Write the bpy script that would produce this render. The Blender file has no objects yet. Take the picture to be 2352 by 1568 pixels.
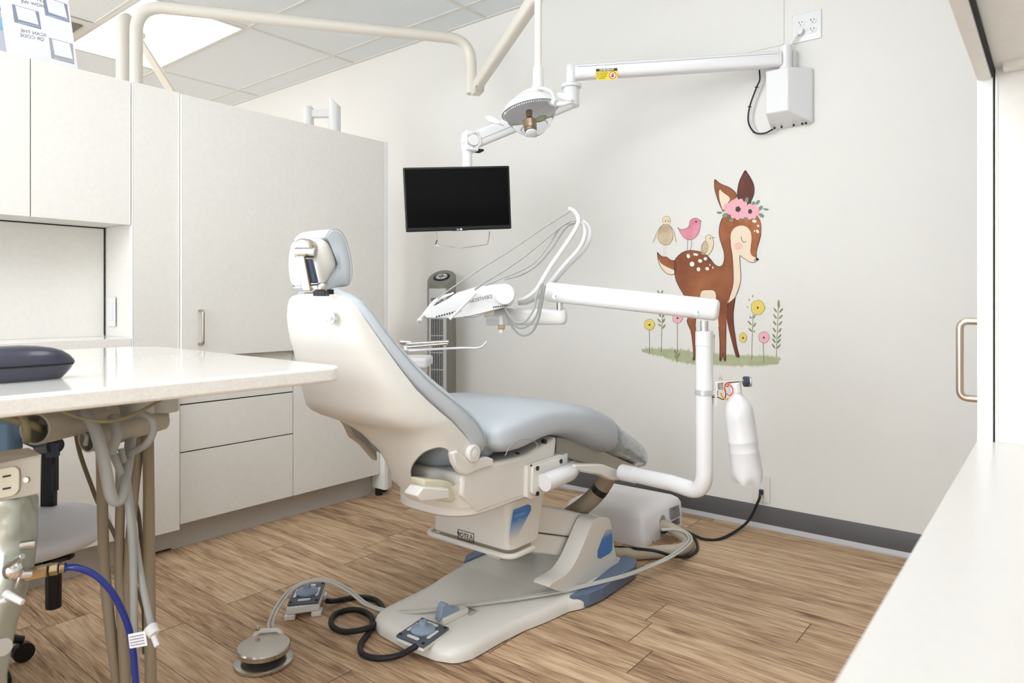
import bpy, bmesh, math, random
from mathutils import Vector, Matrix

scene = bpy.context.scene
COL = scene.collection
random.seed(7)

# ------------------------------------------------------------------ camera
# room axes: +Y towards the wall with the deer, -X along the cabinets' side, metres
YAW = math.radians(38.7)
CA, SA = math.cos(YAW), math.sin(YAW)
F = 1568.0                     # focal length in pixels of the 2352 px frame (24 mm lens)
HOR = 694.0                    # horizon row
cam_data = bpy.data.cameras.new('camera')
cam = bpy.data.objects.new('camera', cam_data)
COL.objects.link(cam)
cam.location = (0, 0, 1.0)
cam.rotation_euler = (math.pi/2, 0, YAW)
cam_data.sensor_width = 36
cam_data.lens = 24.0
cam_data.shift_y = -(784-HOR)/2352.0
cam_data.clip_start = 0.02
cam_data.dof.use_dof = True
cam_data.dof.focus_distance = 2.3
cam_data.dof.aperture_fstop = 6.3
scene.camera = cam

# ------------------------------------------------------------------ light, exposure
scene.view_settings.view_transform = 'Standard'
scene.view_settings.look = 'None'
scene.view_settings.gamma = 1
scene.view_settings.use_curve_mapping = False
scene.view_settings.exposure = 0.36
world = bpy.data.worlds.new('world')
scene.world = world
world.use_nodes = True
bg = world.node_tree.nodes['Background']
bg.inputs[0].default_value = (0.91, 0.955, 1.0, 1)
# added fill light entering the open rear of the room, brighter above the horizon
_wn, _wl = world.node_tree.nodes, world.node_tree.links
_tc = _wn.new('ShaderNodeTexCoord'); _sp = _wn.new('ShaderNodeSeparateXYZ'); _mr = _wn.new('ShaderNodeMapRange')
_mr.inputs['From Min'].default_value = -.12; _mr.inputs['From Max'].default_value = .22
_mr.inputs['To Min'].default_value = 3.6; _mr.inputs['To Max'].default_value = 5.2
_wl.new(_tc.outputs['Generated'], _sp.inputs[0]); _wl.new(_sp.outputs[2], _mr.inputs['Value']); _wl.new(_mr.outputs[0], bg.inputs[1])
LIGHT_POWER = 4.6
# ceiling fixtures (cells of the ceiling grid; all but the first are unseen, added for light): x0, y0, size x, size y
FIXTURES = [(-5.085, 1.67, 1.17, 0.56), (-1.425, -1.4, 1.17, 0.56), (-1.425, 1.04, 1.17, 0.56), (-1.425, -0.18, 1.17, 0.56),
            (-2.645, -2.01, 1.17, 0.56), (-0.205, -1.4, .75, 0.56), (-5.085, -0.8, 1.17, 0.56)]

# ------------------------------------------------------------------ pixel -> point on a real plane
def W(px, py, d):
    u = (px-1176)/F
    return Vector((d*(u*CA-SA), d*(CA+u*SA), 1+(HOR-py)/F*d))
def onX(px, py, X):
    u = (px-1176)/F
    return W(px, py, X/(u*CA-SA))
def onY(px, py, Y):
    u = (px-1176)/F
    return W(px, py, Y/(CA+u*SA))
def onZ(px, py, z):
    return W(px, py, (z-1)*F/(HOR-py))

# ------------------------------------------------------------------ materials
def lin(c):
    return tuple(((v/255.0)/12.92 if v/255.0 <= .04045 else ((v/255.0+.055)/1.055)**2.4) for v in c)
MATS = {}
def mat(name, rgb, rough=.5, metal=0.0, bump=0.0, bdist=.002, bscale=200.0, speck=0.0, sscale=150.0, coat=0.0, emit=0.0, trans=0.0, ior=1.45, spec=0.5, grad=None):
    if name in MATS: return MATS[name]
    m = bpy.data.materials.new(name); m.use_nodes = True
    nt = m.node_tree; N = nt.nodes; L = nt.links
    b = N['Principled BSDF']
    c = lin(rgb)
    b.inputs['Base Color'].default_value = (*c, 1)
    b.inputs['Roughness'].default_value = rough
    b.inputs['Metallic'].default_value = metal
    b.inputs['Coat Weight'].default_value = coat
    b.inputs['Coat Roughness'].default_value = .1
    b.inputs['Transmission Weight'].default_value = trans
    b.inputs['IOR'].default_value = ior
    b.inputs['Specular IOR Level'].default_value = spec
    if emit:
        b.inputs['Emission Color'].default_value = (.93, .968, 1, 1)
        b.inputs['Emission Strength'].default_value = emit
    if speck or bump:
        tc = N.new('ShaderNodeTexCoord')
    if speck:
        n = N.new('ShaderNodeTexNoise'); n.inputs['Scale'].default_value = sscale; n.inputs['Detail'].default_value = 3
        L.new(tc.outputs['Object'], n.inputs['Vector'])
        r = N.new('ShaderNodeMapRange')
        r.inputs['From Min'].default_value = .3; r.inputs['From Max'].default_value = .7
        r.inputs['To Min'].default_value = 1-speck; r.inputs['To Max'].default_value = 1+speck
        L.new(n.outputs['Fac'], r.inputs['Value'])
        mx = N.new('ShaderNodeMix'); mx.data_type = 'RGBA'; mx.blend_type = 'MULTIPLY'
        mx.inputs[0].default_value = 1
        mx.inputs[6].default_value = (*c, 1)
        L.new(r.outputs[0], mx.inputs[7]); L.new(mx.outputs[2], b.inputs['Base Color'])
    if bump:
        n2 = N.new('ShaderNodeTexNoise'); n2.inputs['Scale'].default_value = bscale; n2.inputs['Detail'].default_value = 2
        L.new(tc.outputs['Object'], n2.inputs['Vector'])
        bp = N.new('ShaderNodeBump'); bp.inputs['Strength'].default_value = bump; bp.inputs['Distance'].default_value = bdist
        L.new(n2.outputs['Fac'], bp.inputs['Height']); L.new(bp.outputs[0], b.inputs['Normal'])
    MATS[name] = m
    return m

M_wall = mat('painted_wall', (229, 227, 222), .75, bump=.35, bscale=260)
M_ceil = mat('ceiling_tile', (230, 237, 240), .9, bump=.5, bscale=160, speck=.07, sscale=140)
M_grid = mat('ceiling_grid_metal', (220, 221, 216), .5)
M_lam = mat('cream_laminate', (233, 230, 224), .45, speck=.018, sscale=60)
M_edge = mat('white_edge_band', (240, 240, 237), .4)
M_plinth = mat('taupe_plinth', (184, 178, 171), .6, speck=.04, sscale=90)
M_top = mat('speckled_worktop', (238, 235, 230), .12, speck=.05, sscale=170, coat=.4)
M_top2 = mat('white_worktop', (216, 213, 209), .25, speck=.01, sscale=90)
M_dark = mat('dark_gap', (30, 30, 32), .8)
M_base = mat('grey_baseboard_rubber', (92, 91, 92), .45, speck=.05, sscale=300)
M_cove = mat('baseboard_toe', (190, 188, 190), .35)
M_metal = mat('brushed_nickel', (178, 165, 150), .3, metal=.85)
M_chrome = mat('chrome', (225, 225, 225), .12, metal=1)
M_shell = mat('cream_plastic_shell', (226, 223, 217), .32, coat=.25, speck=.008, sscale=30)
M_white = mat('white_enamel', (230, 230, 231), .22, coat=.4)
M_white2 = mat('white_plastic', (229, 229, 229), .4)
M_ivory = mat('ivory_enamel', (226, 219, 208), .28, coat=.3)
M_vinyl = mat('blue_grey_vinyl', (188, 195, 202), .42, bump=.12, bscale=500)
M_vinyl2 = mat('pale_blue_grey_vinyl', (224, 228, 238), .5, bump=.1, bscale=400)
M_seam = mat('vinyl_seam', (160, 166, 172), .6)
M_black = mat('black_plastic', (14, 14, 16), .4)
M_rubber = mat('black_rubber', (26, 26, 29), .5)
M_screen = mat('glossy_black_screen', (3, 3, 5), .12, spec=.12)
M_hosegrey = mat('grey_hose', (168, 170, 168), .5)
M_hosebeige = mat('taupe_hose', (150, 136, 116), .55)
M_hosegrey2 = mat('light_grey_tubing', (196, 196, 190), .4)
M_taupe = mat('taupe_metal', (178, 172, 158), .3, coat=.3)
M_box = mat('mauve_white_metal', (242, 238, 240), .45)
M_slate = mat('slate_blue_plastic', (96, 112, 138), .45, speck=.03, sscale=300)
M_slate2 = mat('pale_slate_plastic', (142, 158, 180), .4)
M_pad = mat('dark_slate_pad', (84, 92, 104), .5)
M_navy = mat('navy_plastic', (52, 62, 84), .4)
M_fan = mat('olive_grey_plastic', (128, 126, 116), .4)
M_fans = mat('fan_silver', (205, 203, 200), .35)
M_fand = mat('fan_dark_slots', (14, 18, 30), .6)
M_yellow = mat('warning_yellow', (240, 214, 20), .5)
M_red = mat('red_tube', (225, 50, 30), .4)
M_orange = mat('orange_tube', (240, 160, 20), .4)
M_blueh = mat('blue_air_hose', (10, 38, 125), .3, coat=.4)
M_case = mat('dark_case', (46, 48, 64), .32, coat=.3)
M_brass = mat('brass_fitting', (170, 150, 118), .3, metal=.9)
M_steel = mat('stainless_steel', (196, 192, 186), .25, metal=.95)
M_paper = mat('white_paper', (236, 236, 241), .7)
M_ink = mat('grey_ink', (110, 110, 116), .7)
M_inkd = mat('dark_ink', (36, 36, 38), .7)
M_cardblue = mat('slate_print', (140, 148, 172), .7)
M_cardgrey = mat('grey_print', (168, 170, 178), .7)
M_photo = mat('sky_print', (140, 195, 230), .6)
M_photog = mat('pale_print', (206, 210, 220), .6)
M_bottle = mat('translucent_bottle', (222, 222, 224), .3, trans=0.0, coat=.2)
M_glass = mat('clear_cover', (250, 251, 252), .02, trans=1.0, ior=1.05)
M_bronze = mat('bronze_metal', (150, 132, 108), .35, metal=.8)
M_amber = mat('reflector_amber', (206, 198, 150), .2, metal=.3)
M_refl = mat('pale_reflector', (226, 230, 242), .25)
M_film = mat('clear_film_vinyl', (166, 176, 184), .12, coat=1.0, bump=1.0, bscale=26, bdist=.012)
M_emit = mat('fill_light_diffuser', (255, 255, 255), .5, emit=LIGHT_POWER)  # glow of the added, unseen ceiling panels
M_emit2 = mat('dimmer_light_diffuser', (255, 255, 255), .5, emit=2.4)
M_vent = mat('vent_dark', (120, 124, 118), .6)
M_beigeh = mat('beige_corrugated_hose', (190, 178, 160), .55)

def floor_material():
    m = bpy.data.materials.new('wood_plank_floor'); m.use_nodes = True
    nt = m.node_tree; N = nt.nodes; L = nt.links
    b = N['Principled BSDF']
    def mth(op, a, c=None, v=None):
        n = N.new('ShaderNodeMath'); n.operation = op
        for i, x in enumerate((a, c, v)):
            if x is None: continue
            if isinstance(x, (int, float)): n.inputs[i].default_value = x
            else: L.new(x, n.inputs[i])
        return n.outputs[0]
    geo = N.new('ShaderNodeNewGeometry')
    sep = N.new('ShaderNodeSeparateXYZ'); L.new(geo.outputs['Position'], sep.inputs[0])
    x, y = sep.outputs[0], sep.outputs[1]
    PW, PL = .152, 1.22
    yr = mth('DIVIDE', mth('ADD', y, .04), PW)
    row = mth('FLOOR', yr)
    wn = N.new('ShaderNodeTexWhiteNoise'); wn.noise_dimensions = '1D'; L.new(row, wn.inputs['W'])
    xr = mth('ADD', mth('DIVIDE', x, PL), mth('MULTIPLY', wn.outputs['Value'], 7.3))
    colm = mth('FLOOR', xr)
    wn2 = N.new('ShaderNodeTexWhiteNoise'); wn2.noise_dimensions = '2D'
    cb = N.new('ShaderNodeCombineXYZ'); L.new(row, cb.inputs[0]); L.new(colm, cb.inputs[1])
    L.new(cb.outputs[0], wn2.inputs['Vector'])
    rnd = wn2.outputs['Value']
    # grain coordinates, shifted per plank
    cv = N.new('ShaderNodeCombineXYZ')
    L.new(mth('ADD', mth('MULTIPLY', x, 1.0), mth('MULTIPLY', rnd, 37.0)), cv.inputs[0])
    L.new(mth('MULTIPLY', y, 13.0), cv.inputs[1])
    L.new(mth('MULTIPLY', rnd, 11.0), cv.inputs[2])
    g1 = N.new('ShaderNodeTexNoise'); g1.inputs['Scale'].default_value = 2.3; g1.inputs['Detail'].default_value = 7; g1.inputs['Roughness'].default_value = .62; g1.inputs['Distortion'].default_value = 1.1
    L.new(cv.outputs[0], g1.inputs['Vector'])
    cv2 = N.new('ShaderNodeCombineXYZ')
    L.new(mth('ADD', mth('MULTIPLY', x, 11.0), mth('MULTIPLY', rnd, 17.0)), cv2.inputs[0])
    L.new(mth('MULTIPLY', y, 210.0), cv2.inputs[1])
    g2 = N.new('ShaderNodeTexNoise'); g2.inputs['Scale'].default_value = 1.0; g2.inputs['Detail'].default_value = 4
    L.new(cv2.outputs[0], g2.inputs['Vector'])
    # knots
    cv3 = N.new('ShaderNodeCombineXYZ')
    L.new(mth('MULTIPLY', x, 2.2), cv3.inputs[0]); L.new(mth('MULTIPLY', y, 6.5), cv3.inputs[1])
    vo = N.new('ShaderNodeTexVoronoi'); vo.inputs['Scale'].default_value = 1.0
    L.new(cv3.outputs[0], vo.inputs['Vector'])
    knot = N.new('ShaderNodeMapRange'); knot.inputs['From Min'].default_value = .03; knot.inputs['From Max'].default_value = .16
    knot.inputs['To Min'].default_value = 1; knot.inputs['To Max'].default_value = 0
    L.new(vo.outputs['Distance'], knot.inputs['Value'])
    fac = mth('ADD', mth('MULTIPLY', g1.outputs['Fac'], .66), mth('MULTIPLY', g2.outputs['Fac'], .42))
    fac = mth('ADD', fac, mth('MULTIPLY', mth('SUBTRACT', rnd, .5), .10))
    fac = mth('SUBTRACT', fac, mth('MULTIPLY', knot.outputs[0], .13))
    ramp = N.new('ShaderNodeValToRGB')
    e = ramp.color_ramp.elements
    e[0].position = .38; e[0].color = (*lin((116, 91, 70)), 1)
    e[1].position = .70; e[1].color = (*lin((224, 198, 166)), 1)
    e2 = e.new(.47); e2.color = (*lin((166, 134, 105)), 1)
    e3 = e.new(.58); e3.color = (*lin((198, 168, 136)), 1)
    L.new(fac, ramp.inputs['Fac'])
    # seams
    fy = mth('FRACT', yr); fx = mth('FRACT', xr)
    sy = mth('LESS_THAN', mth('ABSOLUTE', mth('SUBTRACT', fy, .5)), .5-.006)
    sx = mth('LESS_THAN', mth('ABSOLUTE', mth('SUBTRACT', fx, .5)), .5-.0012)
    seam = mth('MULTIPLY', sy, sx)
    mx = N.new('ShaderNodeMix'); mx.data_type = 'RGBA'
    L.new(seam, mx.inputs[0]); mx.inputs[6].default_value = (*lin((88, 70, 54)), 1)
    L.new(ramp.outputs[0], mx.inputs[7])
    L.new(mx.outputs[2], b.inputs['Base Color'])
    b.inputs['Roughness'].default_value = .55
    b.inputs['Specular IOR Level'].default_value = .25
    bp = N.new('ShaderNodeBump'); bp.inputs['Strength'].default_value = .25; bp.inputs['Distance'].default_value = .001
    L.new(mth('MULTIPLY', g2.outputs['Fac'], seam), bp.inputs['Height']); L.new(bp.outputs[0], b.inputs['Normal'])
    return m
M_floor = floor_material()

def wash_material(name, c1, c2, scale=14):
    m = bpy.data.materials.new(name); m.use_nodes = True
    nt = m.node_tree; N = nt.nodes; L = nt.links; b = N['Principled BSDF']
    tc = N.new('ShaderNodeTexCoord'); n = N.new('ShaderNodeTexNoise'); n.inputs['Scale'].default_value = scale; n.inputs['Detail'].default_value = 3
    L.new(tc.outputs['Object'], n.inputs['Vector'])
    r = N.new('ShaderNodeValToRGB'); r.color_ramp.elements[0].position = .35; r.color_ramp.elements[1].position = .65
    r.color_ramp.elements[0].color = (*lin(c1), 1); r.color_ramp.elements[1].color = (*lin(c2), 1)
    L.new(n.outputs['Fac'], r.inputs[0]); L.new(r.outputs[0], b.inputs['Base Color'])
    b.inputs['Roughness'].default_value = .8; b.inputs['Specular IOR Level'].default_value = .2
    return m

def dots_material():
    # blue printed label that breaks up into dots on a cream ground, along Z
    def make(name, zmin, zmax, flip):
        m = bpy.data.materials.new(name); m.use_nodes = True
        nt = m.node_tree; N = nt.nodes; L = nt.links; b = N['Principled BSDF']
        g = N.new('ShaderNodeNewGeometry'); s = N.new('ShaderNodeSeparateXYZ'); L.new(g.outputs['Position'], s.inputs[0])
        mr = N.new('ShaderNodeMapRange'); mr.inputs['From Min'].default_value = zmin; mr.inputs['From Max'].default_value = zmax
        mr.inputs['To Min'].default_value = 1 if flip else 0; mr.inputs['To Max'].default_value = 0 if flip else 1
        L.new(s.outputs[2], mr.inputs['Value'])
        mx = N.new('ShaderNodeMix'); mx.data_type = 'RGBA'
        mx.inputs[6].default_value = (*lin((228, 224, 216)), 1); mx.inputs[7].default_value = (*lin((62, 124, 196)), 1)
        L.new(mr.outputs[0], mx.inputs[0]); L.new(mx.outputs[2], b.inputs['Base Color'])
        b.inputs['Roughness'].default_value = .4
        return m
    return make
_mk = dots_material()
M_label_a = _mk('blue_fading_label', .275, .335, False)
M_label_b = _mk('blue_fading_label_low', .165, .205, True)

# ------------------------------------------------------------------ mesh helpers
def BM(): return bmesh.new()
def face(bm, vs):
    try: return bm.faces.new(vs)
    except ValueError: return None
def ring_bridge(bm, rings, closed_ring=True, cap0=True, cap1=True, closed_path=False):
    n = len(rings[0])
    idx = list(range(len(rings)-1)) + ([len(rings)-1] if closed_path else [])
    for i in idx:
        a = rings[i]; b = rings[(i+1) % len(rings)]
        for j in range(n if closed_ring else n-1):
            k = (j+1) % n
            face(bm, (a[j], a[k], b[k], b[j]))
    if not closed_path:
        if cap0: face(bm, list(reversed(rings[0])))
        if cap1: face(bm, rings[-1])
def box(bm, x0, y0, z0, x1, y1, z1):
    v = [bm.verts.new(p) for p in ((x0,y0,z0),(x1,y0,z0),(x1,y1,z0),(x0,y1,z0),(x0,y0,z1),(x1,y0,z1),(x1,y1,z1),(x0,y1,z1))]
    for f in ((0,3,2,1),(4,5,6,7),(0,1,5,4),(1,2,6,5),(2,3,7,6),(3,0,4,7)): face(bm, [v[i] for i in f])
def obox(bm, c, ax, ay, az):
    """box centred on c with half-axis vectors"""
    c = Vector(c); ax = Vector(ax); ay = Vector(ay); az = Vector(az)
    v = [bm.verts.new(c+ax*i+ay*j+az*k) for (i,j,k) in ((-1,-1,-1),(1,-1,-1),(1,1,-1),(-1,1,-1),(-1,-1,1),(1,-1,1),(1,1,1),(-1,1,1))]
    for f in ((0,3,2,1),(4,5,6,7),(0,1,5,4),(1,2,6,5),(2,3,7,6),(3,0,4,7)): face(bm, [v[i] for i in f])
def prism(bm, pts, vec):
    a = [bm.verts.new(Vector(p)) for p in pts]; b = [bm.verts.new(Vector(p)+Vector(vec)) for p in pts]
    ring_bridge(bm, [a, b])
def frame_of(d):
    d = Vector(d).normalized()
    h = Vector((0,0,1)) if abs(d.z) < .95 else Vector((1,0,0))
    u = d.cross(h).normalized(); v = u.cross(d).normalized()
    return d, u, v
def cyl(bm, p0, p1, r0, r1=None, n=24, cap=True):
    p0 = Vector(p0); p1 = Vector(p1); r1 = r0 if r1 is None else r1
    d, u, v = frame_of(p1-p0)
    rs = []
    for p, r in ((p0, r0), (p1, r1)):
        rs.append([bm.verts.new(p+u*(r*math.cos(2*math.pi*i/n))+v*(r*math.sin(2*math.pi*i/n))) for i in range(n)])
    ring_bridge(bm, rs, cap0=cap, cap1=cap)
def lathe(bm, prof, o, axis=(0,0,1), n=32, cap=True, sx=1.0, sy=1.0, up=None):
    """prof: (radius, height) along axis"""
    o = Vector(o); d, u, v = frame_of(axis)
    if up is not None:
        v = (Vector(up)-d*Vector(up).dot(d)).normalized(); u = d.cross(v)
    rs = []
    for r, h in prof:
        rs.append([bm.verts.new(o+d*h+u*(sx*r*math.cos(2*math.pi*i/n))+v*(sy*r*math.sin(2*math.pi*i/n))) for i in range(n)])
    ring_bridge(bm, rs, cap0=cap, cap1=cap)
def smooth_path(pts, k=8, closed=False):
    pts = [Vector(p) for p in pts]
    if len(pts) < 3: return pts
    out = []; n = len(pts)
    rng = range(n) if closed else range(n-1)
    for i in rng:
        if closed: p0, p1, p2, p3 = pts[i-1], pts[i], pts[(i+1)%n], pts[(i+2)%n]
        else:
            p1, p2 = pts[i], pts[i+1]
            p0 = pts[i-1] if i > 0 else p1*2-p2
            p3 = pts[i+2] if i+2 < n else p2*2-p1
        for j in range(k):
            t = j/k
            out.append(.5*((2*p1)+(p2-p0)*t+(2*p0-5*p1+4*p2-p3)*t*t+(3*p1-p0-3*p2+p3)*t**3))
    if not closed: out.append(pts[-1])
    return out
def round_path(pts, r, k=8):
    """polyline with rounded corners of radius r (number or list)"""
    pts = [Vector(p) for p in pts]; out = [pts[0]]
    for i in range(1, len(pts)-1):
        rr = r[i-1] if isinstance(r, (list, tuple)) else r
        a = (pts[i-1]-pts[i]); b = (pts[i+1]-pts[i])
        la, lb = a.length, b.length; a.normalize(); b.normalize()
        ang = a.angle(b)
        t = min(rr/max(math.tan(ang/2), 1e-3), la*.49, lb*.49)
        A = pts[i]+a*t; B = pts[i]+b*t
        for j in range(k+1):
            s = j/k
            out.append(A*(1-s)**2+pts[i]*2*s*(1-s)+B*s*s)
    out.append(pts[-1]); return out
def tube(bm, pts, r, n=12, smooth=8, cap=True, ribs=0, ribamp=0, flat=None):
    """sweep a circle along a path; r a number or a per-point list"""
    P = smooth_path(pts, smooth) if smooth else [Vector(p) for p in pts]
    m = len(P)
    T = []
    for i in range(m):
        a = P[max(0, i-1)]; b = P[min(m-1, i+1)]
        t = b-a
        T.append(t.normalized() if t.length > 1e-9 else Vector((0,0,1)))
    _, u, v = frame_of(T[0])
    rs = []; acc = 0
    for i in range(m):
        if i > 0:
            acc += (P[i]-P[i-1]).length
            ax = T[i-1].cross(T[i])
            if ax.length > 1e-8:
                R = Matrix.Rotation(T[i-1].angle(T[i]), 3, ax.normalized())
                u = R @ u
            u = (u-T[i]*u.dot(T[i])).normalized()
        v = T[i].cross(u)
        if isinstance(r, (list, tuple)):
            q = i/(m-1)*(len(r)-1); k = min(int(q), len(r)-2); rr = r[k]*(1-(q-k))+r[k+1]*(q-k)
        else: rr = r
        if ribs: rr += ribamp*(1 if i % 2 else -1)
        rs.append([bm.verts.new(P[i]+u*(rr*math.cos(2*math.pi*j/n))+v*(rr*math.sin(2*math.pi*j/n))) for j in range(n)])
    ring_bridge(bm, rs, cap0=cap, cap1=cap)
def resample(P, step):
    P = [Vector(p) for p in P]; out = [P[0]]; acc = 0
    for i in range(1, len(P)):
        seg = P[i]-P[i-1]; l = seg.length
        if l < 1e-9: continue
        pos = step-acc
        while pos <= l:
            out.append(P[i-1]+seg*(pos/l)); pos += step
        acc = l-(pos-step)
    return out
def ellipsoid(bm, c, rx, ry, rz, ax=(1,0,0), ay=(0,1,0), az=(0,0,1), n=20, m=12):
    c = Vector(c); ax = Vector(ax).normalized(); ay = Vector(ay).normalized(); az = Vector(az).normalized()
    rs = []
    for i in range(1, m):
        th = math.pi*i/m
        rs.append([bm.verts.new(c+ax*(rx*math.sin(th)*math.cos(2*math.pi*j/n))+ay*(ry*math.sin(th)*math.sin(2*math.pi*j/n))-az*(rz*math.cos(th))) for j in range(n)])
    ring_bridge(bm, rs, cap0=False, cap1=False)
    s = bm.verts.new(c-az*rz); e = bm.verts.new(c+az*rz)
    for j in range(n):
        face(bm, (s, rs[0][(j+1)%n], rs[0][j])); face(bm, (e, rs[-1][j], rs[-1][(j+1)%n]))
def se(t, e):
    c = math.cos(t); s = math.sin(t)
    return (math.copysign(abs(c)**(2/e), c), math.copysign(abs(s)**(2/e), s))
def pillow(bm, stations, e=2.6, n=40, xc=None):
    """stations: (low (Y,z), high (Y,z), half width, centre X)"""
    rs = []
    for lo, hi, w, X in stations:
        lo = Vector((X, lo[0], lo[1])); hi = Vector((X, hi[0], hi[1]))
        c = (lo+hi)/2; v = (hi-lo)/2
        rs.append([bm.verts.new(c+Vector((w*se(2*math.pi*j/n, e)[0], 0, 0))+v*se(2*math.pi*j/n, e)[1]) for j in range(n)])
    ring_bridge(bm, rs)
def loft(bm, rings, cap0=True, cap1=True):
    rs = [[bm.verts.new(Vector(p)) for p in r] for r in rings]
    ring_bridge(bm, rs, cap0=cap0, cap1=cap1)
def rrect(cx, cy, hx, hy, r, k=5):
    out = []
    for (sx, sy, a0) in ((1,1,0),(-1,1,90),(-1,-1,180),(1,-1,270)):
        for i in range(k+1):
            a = math.radians(a0+90*i/k)
            out.append((cx+sx*(hx-r)+r*math.cos(a), cy+sy*(hy-r)+r*math.sin(a)))
    return out
def plate(bm, o, ux, uy, w, h, t, r=.004):
    """rounded rectangle plate centred on o, thickness t towards ux x uy"""
    o = Vector(o); ux = Vector(ux).normalized(); uy = Vector(uy).normalized(); nz = ux.cross(uy)
    pts = [o+ux*a+uy*b for a, b in rrect(0, 0, w/2, h/2, r)]
    prism(bm, pts, nz*t)

ORI = {}
def obj(name, bm, m, parent=None, smooth=True, sharp=38, bevel=0, seg=2, sub=0, label=None):
    bmesh.ops.remove_doubles(bm, verts=bm.verts, dist=1e-6)
    bmesh.ops.recalc_face_normals(bm, faces=bm.faces)
    if parent is not None: org = ORI[parent.name]
    else:
        xs = [v.co for v in bm.verts]
        org = Vector(((min(p.x for p in xs)+max(p.x for p in xs))/2, (min(p.y for p in xs)+max(p.y for p in xs))/2, min(p.z for p in xs)))
    for v in bm.verts: v.co -= org
    me = bpy.data.meshes.new(name); bm.to_mesh(me); bm.free()
    me.materials.append(m)
    if smooth:
        me.polygons.foreach_set('use_smooth', [True]*len(me.polygons))
        me.set_sharp_from_angle(angle=math.radians(sharp))
    o = bpy.data.objects.new(name, me); COL.objects.link(o)
    ORI[o.name] = org
    if parent is not None: o.parent = parent
    else: o.location = org
    if bevel:
        md = o.modifiers.new('bevel', 'BEVEL'); md.width = bevel; md.segments = seg; md.limit_method = 'ANGLE'; md.angle_limit = math.radians(35)
        md.harden_normals = False
    if sub:
        md = o.modifiers.new('sub', 'SUBSURF'); md.levels = sub; md.render_levels = sub
    if label: o['label'] = label
    return o
def tag(o, label, cat, group=None):
    o['label'] = label; o['category'] = cat
    if group: o['group'] = group
    return o
def thing(name, loc, label, cat, group=None):
    o = bpy.data.objects.new(name, None); COL.objects.link(o)
    o.location = loc; o.empty_display_size = .05
    ORI[o.name] = Vector(loc)
    return tag(o, label, cat, group)
def struct(name, bm, m, parent=None, **k):
    o = obj(name, bm, m, parent, **k)
    if parent is None: o['kind'] = 'structure'
    return o
def text_bm(bm, s, o, ux, uy, size, depth=.0004, align='CENTER', bold=0):
    """lettering in the plane (ux, uy) centred on o; pass ux pointing left for mirrored letters"""
    cu = bpy.data.curves.new('t', 'FONT'); cu.body = s; cu.size = 1.0; cu.align_x = align; cu.align_y = 'CENTER'; cu.offset = bold
    to = bpy.data.objects.new('t', cu)
    me = bpy.data.meshes.new_from_object(to)
    o = Vector(o); ux = Vector(ux).normalized(); uy = Vector(uy).normalized()
    vs = [bm.verts.new(o+ux*(v.co.x*size)+uy*(v.co.y*size)) for v in me.vertices]
    for p in me.polygons: face(bm, [vs[i] for i in p.vertices])
    bpy.data.objects.remove(to); bpy.data.curves.remove(cu); bpy.data.meshes.remove(me)
def bool_cut(o, cutter_bm):
    me = bpy.data.meshes.new('c'); bmesh.ops.recalc_face_normals(cutter_bm, faces=cutter_bm.faces)
    cutter_bm.to_mesh(me); cutter_bm.free()
    c = bpy.data.objects.new('c', me); COL.objects.link(c)
    md = o.modifiers.new('cut', 'BOOLEAN'); md.operation = 'DIFFERENCE'; md.object = c; md.solver = 'EXACT'
    bpy.context.view_layer.update()
    dg = bpy.context.evaluated_depsgraph_get()
    new = bpy.data.meshes.new_from_object(o.evaluated_get(dg))
    o.modifiers.remove(md); o.data = new
    bpy.data.objects.remove(c); bpy.data.meshes.remove(me)
    new.polygons.foreach_set('use_smooth', [True]*len(new.polygons)); new.set_sharp_from_angle(angle=math.radians(38))
# ================================================================== THE ROOM
WY = 3.06; CZ = 2.68
bm = BM(); box(bm, -7.6, -3.0, -.05, .62, WY+.1, 0); struct('floor', bm, M_floor, smooth=False)
bm = BM(); box(bm, -7.6, -3.0, CZ, .62, WY+.1, CZ+.05); struct('ceiling', bm, M_ceil, smooth=False)
bm = BM(); box(bm, -7.6, WY, 0, .62, WY+.1, CZ); struct('wall_back', bm, M_wall, smooth=False)
bm = BM(); box(bm, -7.7, -3.0, 0, -7.6, WY+.1, CZ); struct('wall_left', bm, M_wall, smooth=False)
bm = BM(); box(bm, .56, -3.0, 0, .66, WY, CZ); struct('wall_right', bm, M_wall, smooth=False)
# rubber baseboard with a curved toe
def cove(name, m, prof):
    bm = BM()
    a = [bm.verts.new((-7.6, WY-d, z)) for d, z in prof]; b = [bm.verts.new((.56, WY-d, z)) for d, z in prof]
    ring_bridge(bm, [a, b]); return struct(name, bm, m)
cove('baseboard_back', M_base, [(0, .018), (.003, .018), (.0045, .03), (.004, .095), (.002, .1), (0, .1)])
cove('trim_1', M_cove, [(0, 0), (.016, 0), (.016, .003), (.009, .008), (.0045, .02), (0, .02)])
# ceiling grid
bm = BM()
for gx in [-2.645-1.22*k for k in range(-2, 4)]:
    box(bm, gx-.012, -3.0, CZ-.004, gx+.012, WY, CZ+.001)
for gy in [2.86-.61*k for k in range(0, 10)]:
    box(bm, -7.6, gy-.012, CZ-.0045, .6, gy+.012, CZ+.001)
box(bm, -7.6, WY-.02, CZ-.006, .6, WY, CZ+.001)
struct('trim_2', bm, M_grid, smooth=False)
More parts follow.
